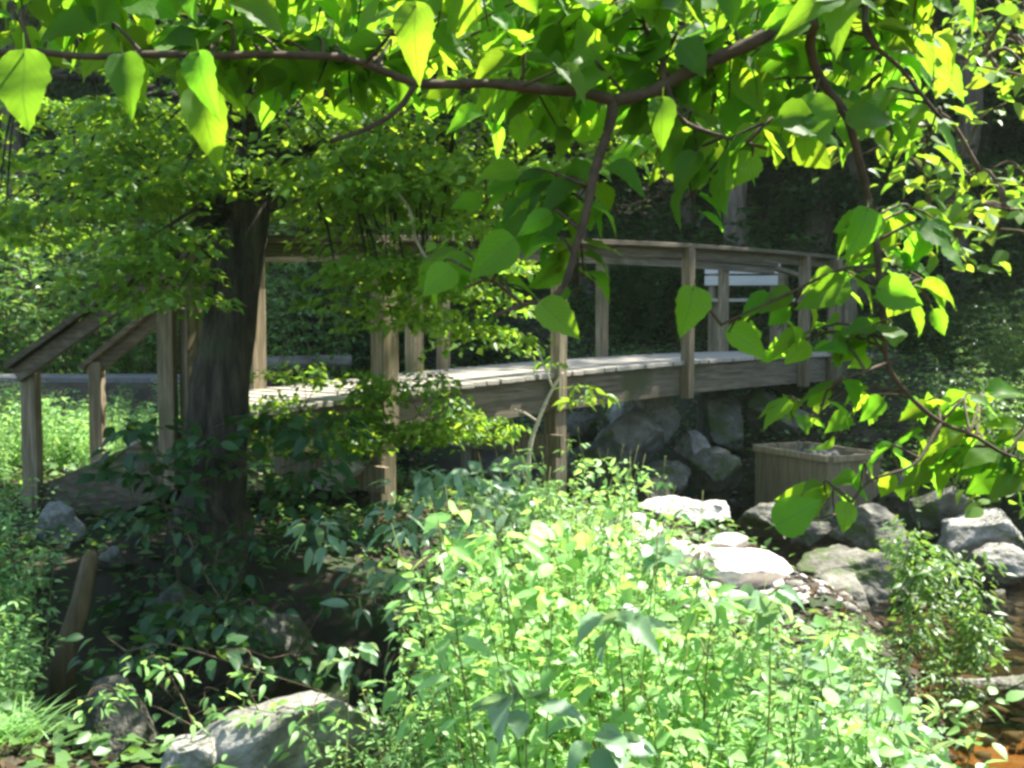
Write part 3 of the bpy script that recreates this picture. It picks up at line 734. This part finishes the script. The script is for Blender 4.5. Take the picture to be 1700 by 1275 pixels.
# ------------------------------------------------------------------ shrubs and herbs (prototypes)
def plant_arrays(seed, nst, H, spread, per, ls, temps_len=None, lean=.5, top=0.25, pair=True):
    r = random.Random(seed); mb = MB(); P = []; D = []; NN = []; S = []
    for k in range(nst):
        az = r.uniform(0, 6.28); b = Vector((r.gauss(0, spread * .3), r.gauss(0, spread * .3), -.08))
        h = H * r.uniform(.6, 1.05); o = Vector((math.cos(az), math.sin(az), 0)) * spread * lean * r.uniform(.3, 1.1)
        pts = spline([b, b + o * .35 + Vector((0, 0, h * .5)), b + o + Vector((0, 0, h))], 5)
        mb.tube(pts, [.0042 * H ** .5 * (1 - .75 * i / len(pts)) for i in range(len(pts))], 5)
        for j in range(per):
            s = top + (1 - top) * (j + r.random()) / per; p = pts[min(len(pts) - 1, int(s * (len(pts) - 1)))]
            a2 = r.uniform(0, 6.28)
            for q in range(2 if pair else 1):
                dd = Vector((math.cos(a2 + q * math.pi), math.sin(a2 + q * math.pi), r.uniform(-.3, .35)))
                off = r.uniform(0, .55) * ls * 2.2
                P.append(p + dd * off); D.append(dd + Vector((r.gauss(0, .3), r.gauss(0, .3), r.gauss(-.1, .3)))); NN.append(Vector((r.gauss(0, .4), r.gauss(0, .4), 1))); S.append(ls * r.uniform(.55, 1.25))
    return mb, np.array(P), np.array(D), np.array(NN), np.array(S)
def make_plant(name, cat_, args, temps, m, stem=M_STEM, part='leaves'):
    mb, P, D, NN, S = plant_arrays(*args)
    root = empty(name, (0, 0, 0)); tag(root, 'x', cat_)
    mb.build('stem', stem, root, smooth=True); leaves(part, P, D, NN, S, temps, m, root); return root
protos = []
HB = [make_plant('herb', 'plant', (31 + k, 14, .8, .5, 30, (.04, .055, .036, .048, .065)[k], None, .6, .1), (MID, NARROW, NARROW, MID, NARROW)[k], M_HERB) for k in range(5)]
HB.append(make_plant('herb', 'plant', (36, 6, .85, .4, 12, .105, None, .5, .2), MID, M_PALELEAF))
HB.append(make_plant('herb', 'plant', (37, 7, .8, .4, 10, .09, None, .5, .25), LARGE, M_HERB))
HB.append(make_plant('herb', 'plant', (38, 30, .7, .5, 5, .16, None, .6, .1), [T_mid(.05, .01, .5), T_mid(.06, .02, .3)], M_HERB))
SB = [make_plant('shrub', 'shrub', (51 + k, 26, (2.2, 1.7, 2.6)[k], (1.5, 1.3, 1.7)[k], 46, .085, None, .7, .12), SMALL, M_SHRUB, M_TWIG) for k in range(3)]
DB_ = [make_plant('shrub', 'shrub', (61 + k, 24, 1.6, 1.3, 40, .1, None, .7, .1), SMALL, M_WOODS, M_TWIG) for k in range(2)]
protos = HB + SB + DB_
# sunlit herbs in the foreground
TOPX = [560, 640, 720, 780, 850, 950, 1030, 1150, 1300, 1450, 1550, 1620]; TOPY = [1260, 1150, 1040, 870, 745, 735, 870, 995, 1015, 1045, 1150, 1250]
cnt = 0
for _ in range(900):
    if cnt >= 85: break
    y = rng.uniform(2.5, 5.9); px = rng.uniform(660, 1540)
    if 3.4 < y and px < 800: continue
    if y > 5.0 and not (780 < px < 1010): continue
    if y < 4.6 and px > 1470: continue
    x = (px - CX) / F * y; g0 = tz(x, y)
    if creek_dist(np.array([x]), np.array([y]))[0][0] < 1.05: continue
    if any((x - a) ** 2 + (y - b) ** 2 < .19 ** 2 for a, b in pos): continue
    zt_ = 1.6 - (np.interp(px, TOPX, TOPY) + rng.choice([-40, 0, 30, 60, 120]) + rng.uniform(-15, 15) - HY) * y / F
    h = zt_ - g0
    if h < .18: continue
    s = min(h / .82, 1.35)
    pos.append((x, y)); cnt += 1
    copy_thing(HB[(0, 1, 2, 5, 3, 4, 7, 1, 2, 6, 3)[cnt % 11]], (x, y, g0), float(rng.uniform(0, 6.28)), (min(max(s, .5), .75 if px < 820 else 1.0),) * 2 + (s,), 'bright green leafy herb in the sunlit thicket at the front', 'sunlit herbs at the front')
for k in range(26):
    y = rng.uniform(10.8, 12.8); x = rng.uniform(-6.6, -3.4)
    copy_thing(HB[k % 5], (x, y, tz(x, y)), float(rng.uniform(0, 6.28)), float(rng.uniform(.52, .7)), 'low herb on the verge in front of the road', 'herbs along the road')
# sunlit herbs left of the bridge stairs
for k in range(46):
    y = rng.uniform(7.4, 11.5); x = rng.uniform(-.53, -.3) * y
    if x > -2.4 and y < 8.6: continue
    if (-3.5 < x < -1.9 and y < 8.3): continue
    copy_thing(HB[k % 5], (x, y, tz(x, y)), float(rng.uniform(0, 6.28)), float(rng.uniform(.6, 1.0)), 'bright herb in the sunny patch left of the bridge stairs', 'sunny herbs left of the stairs')
for k in range(16):
    y = rng.uniform(3.6, 6.6); x = -.5 * y + rng.uniform(-.15, .12)
    copy_thing(HB[k % 5], (x, y, tz(x, y)), float(rng.uniform(0, 6.28)), float(rng.uniform(.4, .75)), 'leafy herb at the left edge below the stairs', 'herbs at the left edge')
# shrubs: pale sunlit ones at the far left, then along the far bank and slope
for (x, y, k, s, lab) in [(-7.4, 16.6, 0, 1.6, 'tall pale sunlit shrub at the far left behind the stairs'), (-5.7, 16.0, 1, 1.9, 'pale sunlit shrub behind the stair handrails'), (-6.6, 17.4, 2, 1.7, 'tall sunlit shrub at the road edge behind the stairs'), (-8.6, 17.2, 0, 1.9, 'sunlit shrub farthest left by the road'), (-4.6, 16.5, 2, 1.5, 'sunlit shrub left of the big trunk'), (-3.2, 14.6, 0, 1.0, 'bluish green shrub seen right of the big trunk'), (-1.9, 14.2, 1, 1.1, 'bluish green shrub behind the thick bridge post')]:
    copy_thing(SB[k], (x, y, tz(x, y)), x * 1.7, s, lab, 'shrubs behind the stairs')
for k in range(14):
    x = -9.5 + k * .85 + rng.uniform(-.3, .3); y = rng.uniform(20.5, 24)
    copy_thing(SB[k % 3], (x, y, tz(x, y)), float(rng.uniform(0, 6)), float(rng.uniform(1.3, 1.9)), 'sunlit shrub in the row beyond the road', 'shrubs beyond the road')
for k in range(30):
    y = rng.uniform(8.8, 11.6); x = rng.uniform(.4, .58) * y
    if creek_dist(np.array([x]), np.array([y]))[0][0] < 1.3: continue
    copy_thing(SB[k % 3], (x, y, tz(x, y)), float(rng.uniform(0, 6)), float(rng.uniform(.28, .5)), 'green shrub on the right bank past the creek rocks', 'shrubs on the right bank')
for k in range(48):
    y = rng.uniform(14.8, 30); x = rng.uniform(-.2, .6) * y
    if x < 4.4 and y < 15.6 and x > 1.8: continue
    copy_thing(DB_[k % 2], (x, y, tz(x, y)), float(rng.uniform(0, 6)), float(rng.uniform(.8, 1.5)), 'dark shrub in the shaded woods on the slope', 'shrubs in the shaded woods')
for k in range(26):
    y = rng.uniform(12.2, 15); x = rng.uniform(.33, .62) * y
    copy_thing(DB_[k % 2], (x, y, tz(x, y)), float(rng.uniform(0, 6)), float(rng.uniform(.35, .7)), 'low dark shrub in shade right of the far bridge end', 'dark shrubs right of the bridge end')
for o in protos:
    for ch in list(o.children): bpy.data.objects.remove(ch)
    bpy.data.objects.remove(o)

# ------------------------------------------------------------------ shrubs with a shape of their own
def shaped(name, label, cat_, root_, regs, ls, temps, m, stem=M_TWIG, lpc=26, rad=.16, group=None, smooth=False, r0=.008, flat=.3):
    root_ = Vector(root_); e = empty(name, root_); tag(e, label, cat_, group)
    mb = MB(); arr = []; hb = []
    for (n, x0, x1, y0, y1, d0, d1) in regs:
        for _ in range(n):
            c = at(rng.uniform(x0, x1), rng.uniform(y0, y1), rng.uniform(d0, d1)) - root_
            if len(hb) < 5:
                h = Vector((random.gauss(0, .06), random.gauss(0, .06), -.1)); m_ = Vector((c.x * .3, c.y * .3, c.z * .55)); k_ = 1
            else:
                h = min(hb, key=lambda q: (q - c).length + 1.5 * max(0, q.z - c.z)); m_ = h.lerp(c, .5) + Vector((random.gauss(0, .03), random.gauss(0, .03), .03)); k_ = .5
            ps = spline([h, m_, c], 4); hb += ps[4:]
            mb.tube(ps, [r0 * k_ * (1 - .09 * i) for i in range(9)], 5)
            arr.append(spray_points(c, rad * rng.uniform(.6, 1.2), lpc, flat))
    mb.build('stem', stem, e, smooth=True); A = cat(arr)
    leaves('leaves', *A, ls * rng.uniform(.6, 1.25, len(A[0])), temps, m, e, smooth=smooth)
    return e
def young(name, label, root_, H, regs, ls, temps, m, lpc, rad):
    root_ = Vector(root_); e = empty(name, root_); tag(e, label, 'tree')
    tr = spline([Vector((0, 0, -.3)), Vector((.05, .03, H * .35)), Vector((-.04, .06, H * .7)), Vector((.03, 0, H))], 5)
    mb = MB().tube(tr, [.06 - .0033 * i for i in range(16)], 9, .04); arr = []; hubs_ = list(tr)
    for (n, x0, x1, y0, y1, d0, d1) in regs:
        for _ in range(n):
            c = at(rng.uniform(x0, x1), rng.uniform(y0, y1), rng.uniform(d0, d1)) - root_
            h = min(hubs_, key=lambda q: (q - c).length + 2 * max(0, q.z - c.z + .1)); m_ = h.lerp(c, .5) + Vector((0, 0, .08))
            ps = spline([h, m_, c], 4); mb.tube(ps, [.011 - .001 * i for i in range(9)], 5); hubs_ += ps[3:]
            arr.append(spray_points(c, rad * rng.uniform(.6, 1.2), lpc, .25))
    mb.build('trunk', M_TWIG, e, smooth=True); A = cat(arr)
    leaves('crown', *A, ls * rng.uniform(.6, 1.25, len(A[0])), temps, m, e); return e
def ground(px, d): x = (px - CX) / F * d; return (x, d, tz(x, d))
shaped('vine_shrub', 'leafy vine shrub climbing around the thick bridge post', 'shrub', ground(640, 7.0),
       [(40, 590, 770, 615, 735, 6.7, 7.2), (20, 400, 620, 690, 745, 6.4, 7.2), (5, 740, 850, 680, 730, 7.0, 7.4), (9, 430, 620, 610, 690, 6.6, 7.3)], .06, SMALL, M_BEECH, lpc=45, rad=.16)
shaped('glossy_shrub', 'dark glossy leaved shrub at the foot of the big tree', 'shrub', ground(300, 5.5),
       [(11, 220, 440, 700, 890, 5.0, 5.7), (15, 300, 580, 690, 830, 5.4, 6.2), (5, 180, 430, 880, 1020, 4.9, 5.5)], .1, MID, M_GLOSS, lpc=16, rad=.2)
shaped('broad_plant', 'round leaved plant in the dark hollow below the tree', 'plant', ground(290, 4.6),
       [(9, 240, 350, 990, 1110, 4.4, 4.7)], .11, MID, M_GLOSS, stem=M_STEM, lpc=4, rad=.1, r0=.004)
shaped('bramble', 'thin bramble with sparse leaves arching over the dark hollow', 'shrub', ground(600, 4.7),
       [(14, 510, 800, 830, 1020, 4.4, 5.2), (8, 620, 850, 780, 870, 4.8, 5.4)], .115, NARROW, M_PALELEAF, stem=M_PALE, lpc=9, rad=.15, r0=.004, flat=.15)
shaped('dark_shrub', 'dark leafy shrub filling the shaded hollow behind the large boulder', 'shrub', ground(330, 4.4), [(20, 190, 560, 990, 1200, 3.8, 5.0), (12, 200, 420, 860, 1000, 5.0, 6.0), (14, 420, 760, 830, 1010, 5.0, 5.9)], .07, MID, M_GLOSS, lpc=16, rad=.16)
shaped('bramble', 'low bramble with reddish stem in front of the hollow', 'shrub', ground(330, 3.3),
       [(7, 130, 290, 1090, 1200, 3.3, 3.7), (6, 250, 420, 1130, 1240, 3.1, 3.4), (7, 400, 600, 1120, 1240, 2.9, 3.2)], .05, NARROW, M_HERB, stem=M_TWIG, lpc=9, rad=.08, r0=.004)
shaped('creek_weed', 'bushy narrow leaved weed standing at the creek edge', 'plant', ground(1560, 5.3),
       [(32, 1490, 1640, 920, 1120, 5.0, 5.5), (9, 1490, 1560, 880, 960, 5.2, 5.4), (6, 1530, 1640, 1040, 1160, 5.1, 5.4)], .055, NARROW, M_SHRUB, stem=M_STEM, lpc=40, rad=.1, r0=.005, flat=.8)
for (px, py, d, lab) in ((760, 905, 3.6, 'slender weed leaning over the left side of the sunlit herbs'), (1010, 880, 3.9, 'slender weed near the white gravel bar'), (1390, 1040, 3.4, 'slender weed at the right side of the sunlit herbs'), (848, 880, 2.9, 'tall slender weed with a dark stem in the middle of the herbs'), (1165, 985, 2.7, 'slender weed rising right of the tall middle weed')):
    shaped('tall_weed', lab, 'plant', ground(px + 5, d), [(3, px - 30, px + 30, py, py + 30, d - .05, d + .05), (4, px - 40, px + 40, py + 80, py + 220, d - .1, d + .1)], .075, NARROW, M_HERB, stem=M_STEM, lpc=8, rad=.06, r0=.005)
for (px, py, d, n_, sz, lab) in ((872, 1150, 2.1, 2, .085, 'seedling with large pale leaflets in the middle of the front herbs'), (1035, 1020, 2.45, 2, .1, 'seedling with one big drooping pale leaf right of the middle weed'), (1275, 985, 2.7, 2, .085, 'seedling with broad leaves at the right of the sunlit herbs'), (1110, 905, 3.3, 2, .1, 'broad leaved seedling in front of the white gravel bar'), (560, 1085, 3.1, 2, .08, 'seedling curling its leaves over the large grey boulder'), (1000, 1225, 2.3, 2, .07, 'low broad leaved seedling at the bottom edge of the view')):
    shaped('seedling', lab, 'plant', ground(px + 8, d), [(n_, px - 22, px + 22, py - 15, py + 15, d - .04, d + .04)], sz, LARGE, M_PALELEAF, stem=M_STEM, lpc=5, rad=.05, r0=.005, smooth=True)
# sapling with a pale crooked stem
sp = Vector(ground(875, 6.4)); sa = empty('sapling', sp); tag(sa, 'thin pale stemmed sapling in front of the bridge beam', 'sapling')
path = [sp - Vector((0, 0, .1)), at(878, 760, 6.4), at(893, 700, 6.4), at(915, 650, 6.4), at(935, 618, 6.4)]
MB().tube([p - sp for p in spline(path, 4)], [.018 - .0007 * i for i in range(17)], 7).tube([p - sp for p in spline([at(893, 700, 6.4), at(870, 685, 6.4), at(855, 680, 6.35)], 3)], [.007] * 7, 5).tube([p - sp for p in spline([at(918, 645, 6.4), at(905, 610, 6.4), at(892, 580, 6.4)], 3)], [.007] * 7, 5).build('stem', M_PALE, sa, smooth=True)
A = cat([spray_points(at(x, y, 6.4) - sp, .1, 16, .1) for x, y in ((960, 640), (1000, 655), (950, 665), (820, 690), (850, 705), (880, 570), (895, 560), (860, 560), (920, 600), (790, 700))])
leaves('leaves', *A, rng.uniform(.05, .09, len(A[0])), NARROW, M_BEECH, sa)
# pale dead vine hanging in front of the bridge
dv = MB().tube(spline([at(640, 300, 5.6), at(678, 345, 5.6), at(690, 395, 5.6), at(715, 440, 5.6), at(742, 472, 5.6)], 5), [.009] * 21, 5).build('dead_vine', M_PALE, smooth=True)
tag(dv, 'bare pale vine hanging between the leaves above the bridge rail', 'vine')
dv2 = MB().tube(spline([at(728, 860, 4.6), at(760, 905, 4.55), at(790, 955, 4.5), at(800, 1010, 4.5)], 5), [.007] * 16, 5).build('dead_weed', M_PALE, smooth=True)
tag(dv2, 'bare pale stem leaning left of the sunlit herbs', 'stem')
# grass tuft in the corner
gp = Vector(ground(-10, 3.45)); n = 260
a_ = rng.uniform(0, 6.28, n)
gt = leaves('grass_tuft', np.c_[rng.normal(0, .06, (n, 2)), np.full(n, .0)] + np.array(gp), np.c_[np.cos(a_) * .6, np.sin(a_) * .6, np.ones(n)], np.c_[-np.cos(a_), -np.sin(a_), np.full(n, .5)], rng.uniform(.08, .2, n), [T_mid(.022, .005, .5), T_mid(.018, .005, .8)], M_HERB)
tag(gt, 'yellow green grass tuft in the lower left corner', 'grass tuft')

# ------------------------------------------------------------------ ground cover
n = 60000
gx = rng.uniform(-9, 9, n); gy = rng.uniform(1.8, 18, n)
ok = creek_dist(gx, gy)[0] > 1.35
ok &= ~((((gx + 1.0) / 1.0) ** 2 + ((gy - 4.8) / 1.2) ** 2 < 1) & (rng.uniform(size=n) < .8))
ok &= ~((np.abs(gx - 1.3) < .75) & (np.abs(gy - 6.3) < .7))
ok &= ~((gx < -3.1) & (gy > 12.8) & (gy < 15.4))
gx, gy = gx[ok], gy[ok]; n = len(gx)
cov = leaves('ground_cover', np.c_[gx, gy, terrain(gx, gy) + rng.uniform(0, .14, n)], np.c_[rng.normal(size=(n, 2)), rng.uniform(-.2, .5, n)], np.c_[rng.normal(0, .4, (n, 2)), np.ones(n)], rng.uniform(.04, .1, n), SMALL, M_SHRUB)
lx = rng.uniform(-5, 4, 26000); ly = rng.uniform(1.8, 12, 26000); k_ = (creek_dist(lx, ly)[0] > .95) & ~((lx < .1) & (lx > -3) & (ly > 3.7) & (ly < 7)); lx, ly = lx[k_], ly[k_]; m_ = len(lx)
lit = leaves('leaf_litter', np.c_[lx, ly, terrain(lx, ly) + rng.uniform(.004, .03, m_)], np.c_[rng.normal(size=(m_, 2)), rng.normal(0, .2, m_)], np.c_[rng.normal(0, .35, (m_, 2)), np.ones(m_)], rng.uniform(.03, .09, m_), MID, M_LITTER)
tag(lit, 'brown dead leaves scattered on the ground', 'leaf litter', kind='stuff')
tag(cov, 'low green leaves covering the ground', 'ground cover', kind='stuff')
n = 90000
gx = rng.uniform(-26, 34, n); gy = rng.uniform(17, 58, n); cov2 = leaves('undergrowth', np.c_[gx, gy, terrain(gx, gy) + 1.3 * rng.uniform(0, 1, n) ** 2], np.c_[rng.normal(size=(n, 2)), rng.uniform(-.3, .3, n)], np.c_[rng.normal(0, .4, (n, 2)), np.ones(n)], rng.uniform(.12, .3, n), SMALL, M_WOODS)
tag(cov2, 'dark undergrowth on the shaded slope', 'undergrowth', kind='stuff')

# ------------------------------------------------------------------ overhanging broad leaved branch
ot = empty('overhanging_tree', (2.6, 1.9, tz(2.6, 1.9))); tag(ot, 'broad leaved tree whose knobbly branch hangs across the top of the view', 'tree')
ow = ot.location.copy()
def path(pts): return [at(*p) for p in pts]
BR = [
  (path([(1700, -190, 1.95), (1560, -80, 1.95), (1440, -5, 1.95), (1385, 12, 1.93), (1345, 42, 1.9), (1280, 58, 1.9), (1180, 100, 1.88), (1090, 145, 1.85), (1015, 166, 1.82)]), .0175, .0105),
  (path([(1015, 166, 1.82), (960, 152, 1.8), (850, 140, 1.75), (760, 140, 1.72), (690, 135, 1.7), (625, 112, 1.68), (570, 96, 1.66)]), .010, .005),
  (path([(570, 96, 1.66), (470, 92, 1.6), (370, 90, 1.55), (255, 93, 1.5), (140, 95, 1.47), (50, 88, 1.45), (-60, 100, 1.42)]), .006, .004),
  (path([(1015, 166, 1.82), (1010, 205, 1.82), (990, 280, 1.8), (970, 370, 1.78), (945, 450, 1.76), (918, 490, 1.75), (870, 505, 1.74), (825, 522, 1.72)]), .010, .003),
  (path([(1350, 40, 1.9), (1347, 85, 1.92), (1362, 130, 1.94), (1402, 190, 1.96), (1430, 270, 1.98), (1448, 360, 2.0), (1456, 440, 2.0), (1468, 520, 2.02), (1470, 600, 2.02), (1500, 650, 2.04), (1560, 700, 2.06), (1620, 725, 2.08), (1700, 765, 2.1), (1780, 800, 2.1)]), .0095, .0028),
  (path([(690, 138, 1.7), (655, 185, 1.69), (600, 218, 1.68), (548, 238, 1.66)]), .005, .003),
  (path([(1062, -60, 1.9), (1066, 10, 1.88), (1078, 60, 1.87), (1098, 95, 1.86), (1100, 135, 1.85)]), .004, .006),
  (path([(1105, 140, 1.85), (1118, 175, 1.84), (1140, 205, 1.82), (1200, 225, 1.8), (1270, 245, 1.8)]), .005, .003),
  (path([(1470, 600, 2.02), (1430, 620, 1.98), (1380, 640, 1.96), (1360, 690, 1.94)]), .004, .002),
  (path([(1560, 700, 2.06), (1520, 770, 2.0), (1440, 800, 1.98), (1400, 850, 1.95)]), .004, .002),
  (path([(1440, -5, 1.95), (1438, 60, 1.94), (1500, 120, 1.95), (1560, 200, 1.95)]), .006, .003),
  (path([(1440, -5, 1.95), (1200, -120, 1.8), (900, -150, 1.7), (600, -140, 1.6), (250, -130, 1.5), (-100, -120, 1.45)]), .009, .004),
  (path([(870, 505, 1.74), (820, 470, 1.72), (770, 480, 1.7)]), .003, .002),
  (path([(1456, 440, 2.0), (1400, 450, 1.98), (1340, 470, 1.95), (1200, 540, 1.9)]), .004, .002),
]
bm_ = MB(); bpts = []
tb = [Vector((2.6, 1.9, tz(2.6, 1.9) - .4)), Vector((2.55, 1.9, 1.0)), Vector((2.45, 1.92, 2.2)), Vector((2.5, 2.0, 3.6)), Vector((2.45, 2.1, 5.2))]
MB().tube([p - ow for p in spline(tb, 4)], [.13 - .005 * i for i in range(17)], 12, .04).build('trunk', M_BARK, ot, smooth=True)
fork = spline([Vector((2.47, 1.93, 2.1)), Vector((1.9, 1.94, 2.75)), BR[0][0][0], BR[0][0][1]], 4)
bm_.tube([p - ow for p in fork], [.05 - .0025 * i for i in range(len(fork))], 9, .04)
for pts, r0, r1 in BR:
    ps = spline(pts, 6); L = len(ps)
    ps = [p + Vector((noise.noise(p * 9), noise.noise(p * 9 + Vector((5, 0, 0))), noise.noise(p * 9 + Vector((0, 7, 0))))) * .006 for p in ps]
    bm_.tube([p - ow for p in ps], [(r0 + (r1 - r0) * i / (L - 1)) * (1 + .18 * noise.noise(ps[i] * 40)) for i in range(L)], 9, .05)
    bpts += ps
LP, LD, LN, LS_ = [], [], [], []
def add_leaf(p, d, nrm, s): LP.append(p - ow); LD.append(d); LN.append(nrm); LS_.append(s)
def twig(tgt, src, nl=6, s=.12):
    src = Vector(src); tgt = Vector(tgt); v = tgt - src
    mid = src.lerp(tgt, .5) + Vector((random.gauss(0, .03), random.gauss(0, .03), .04))
    ps = spline([src, mid, tgt], 5); bm_.tube([p - ow for p in ps], [.0032 - .00018 * i for i in range(11)], 5)
    for k in range(nl):
        f_ = .25 + .75 * (k + .6) / nl; p = ps[min(10, int(f_ * 10))]
        sd = v.cross(Vector((0, 0, 1)))
        if sd.length > 1e-4: sd.normalize()
        sg = 1 if k % 2 else -1
        d = v.normalized() * .5 + sd * sg * random.uniform(.4, 1.2) + Vector((random.gauss(0, .3), random.gauss(0, .3), random.uniform(-.7, .15)))
        n_ = Vector((random.gauss(.1, .45), random.gauss(-.6, .4), random.gauss(.8, .35)))
        q = p + d.normalized() * s * .24
        add_leaf(q, d, n_, s * random.uniform(.7, 1.2))
def tgt_region(n, x0, x1, y0, y1, d0, d1, nl=6, s=.12):
    for _ in range(n):
        c = at(rng.uniform(x0, x1), rng.uniform(y0, y1), rng.uniform(d0, d1))
        h = min(bpts, key=lambda q: (q - c).length + 1.2 * max(0, c.z - q.z))
        if (h - c).length > .75: h = c + (h - c).normalized() * .5
        twig(c, h, nl, s)
tgt_region(24, 0, 420, -20, 130, 1.5, 1.9, 6, .078)
tgt_region(38, 380, 900, -20, 190, 1.7, 2.3, 6, .074)
tgt_region(32, 850, 1250, 10, 240, 1.8, 2.4, 6, .076)
tgt_region(22, 1180, 1540, 10, 270, 1.95, 2.4, 6, .08)
tgt_region(40, 430, 1000, 0, 220, 2.3, 3.0, 6, .095)
tgt_region(44, 950, 1560, 0, 290, 2.4, 3.1, 6, .095)
tgt_region(18, 0, 1500, -140, 10, 1.5, 2.3, 6, .09)
tgt_region(14, 740, 980, 330, 500, 1.8, 2.0, 5, .066)
tgt_region(9, 1020, 1200, 220, 400, 1.85, 2.1, 4, .068)
tgt_region(13, 1380, 1620, 380, 550, 2.05, 2.3, 4, .07)
tgt_region(12, 1220, 1460, 540, 740, 2.0, 2.2, 4, .064)
tgt_region(18, 1480, 1720, 650, 830, 2.1, 2.4, 4, .072)
tgt_region(4, 1360, 1500, 780, 870, 2.0, 2.1, 3, .068)
# leaves that stand out in the photograph: base pixel, tip pixel, depth
for (x0, y0, x1, y1, d) in ((330, 150, 362, 288, 1.45), (40, 90, 28, 245, 1.35), (330, 90, 335, 180, 1.4), (205, 95, 222, 180, 1.4), (690, 10, 680, 118, 1.5), (1100, 165, 1095, 238, 1.7), (1440, 350, 1400, 480, 1.9), (1460, 480, 1625, 525, 1.95),
                            (1400, 470, 1330, 520, 1.9), (1210, 552, 1330, 600, 1.95), (1150, 480, 1138, 560, 1.8), (900, 505, 962, 562, 1.7), (1405, 835, 1400, 885, 1.9), (1290, 870, 1410, 812, 1.85), (1410, 200, 1570, 170, 1.85), (930, 115, 985, 150, 1.65), (1350, 160, 1370, 240, 1.85), (1250, 260, 1200, 310, 1.8), (1330, 690, 1340, 720, 1.9), (850, 400, 740, 480, 1.7)):
    a, b = at(x0, y0, d), at(x1, y1, d - .02); v = b - a
    nrm = Vector((random.gauss(.1, .2), -1, random.gauss(.45, .2)))
    h = min(bpts, key=lambda q: (q - a).length)
    bm_.tube([p - ow for p in spline([h, h.lerp(a, .5), a], 4)], [.003 - .0002 * i for i in range(9)], 5)
    add_leaf(a, v, nrm, min(v.length, .088 if x0 > 800 else .098))
bm_.build('branch', M_TWIG, ot, smooth=True)
leaves('leaves', [tuple(p) for p in LP], [tuple(p) for p in LD], [tuple(p) for p in LN], LS_, LARGE, M_BIG, ot, smooth=True)
# smaller leaved branch behind it on the right
young('young_tree', 'young tree with bright smaller leaves at the upper right edge', ground(1850, 4.8), 4.2,
      [(16, 1560, 1760, -20, 130, 4.0, 5.2), (20, 1500, 1760, 160, 420, 4.0, 5.4), (5, 1420, 1560, 60, 300, 4.4, 5.4), (10, 1580, 1740, 720, 820, 4.2, 4.8)], .08, MID, M_BEECH, 14, .24)

# ------------------------------------------------------------------ haze volume, added mostly for lens veil
hz = MB().box((0, 26, 19.5), (66, 0, 0), (0, 48, 0), (0, 0, 24.5))
m, ns, ln = mat('veil_haze'); out = N(ns, 'ShaderNodeOutputMaterial'); vol = N(ns, 'ShaderNodeVolumePrincipled')
vol.inputs['Color'].default_value = (0.72, 0.95, 0.68, 1); vol.inputs['Density'].default_value = 0.0007; vol.inputs['Anisotropy'].default_value = 0.3
ln.new(vol.outputs[0], out.inputs['Volume'])
tag(hz.build('haze', m), 'thin green haze volume added to lift the dark woods like lens veil', 'haze', kind='stuff')
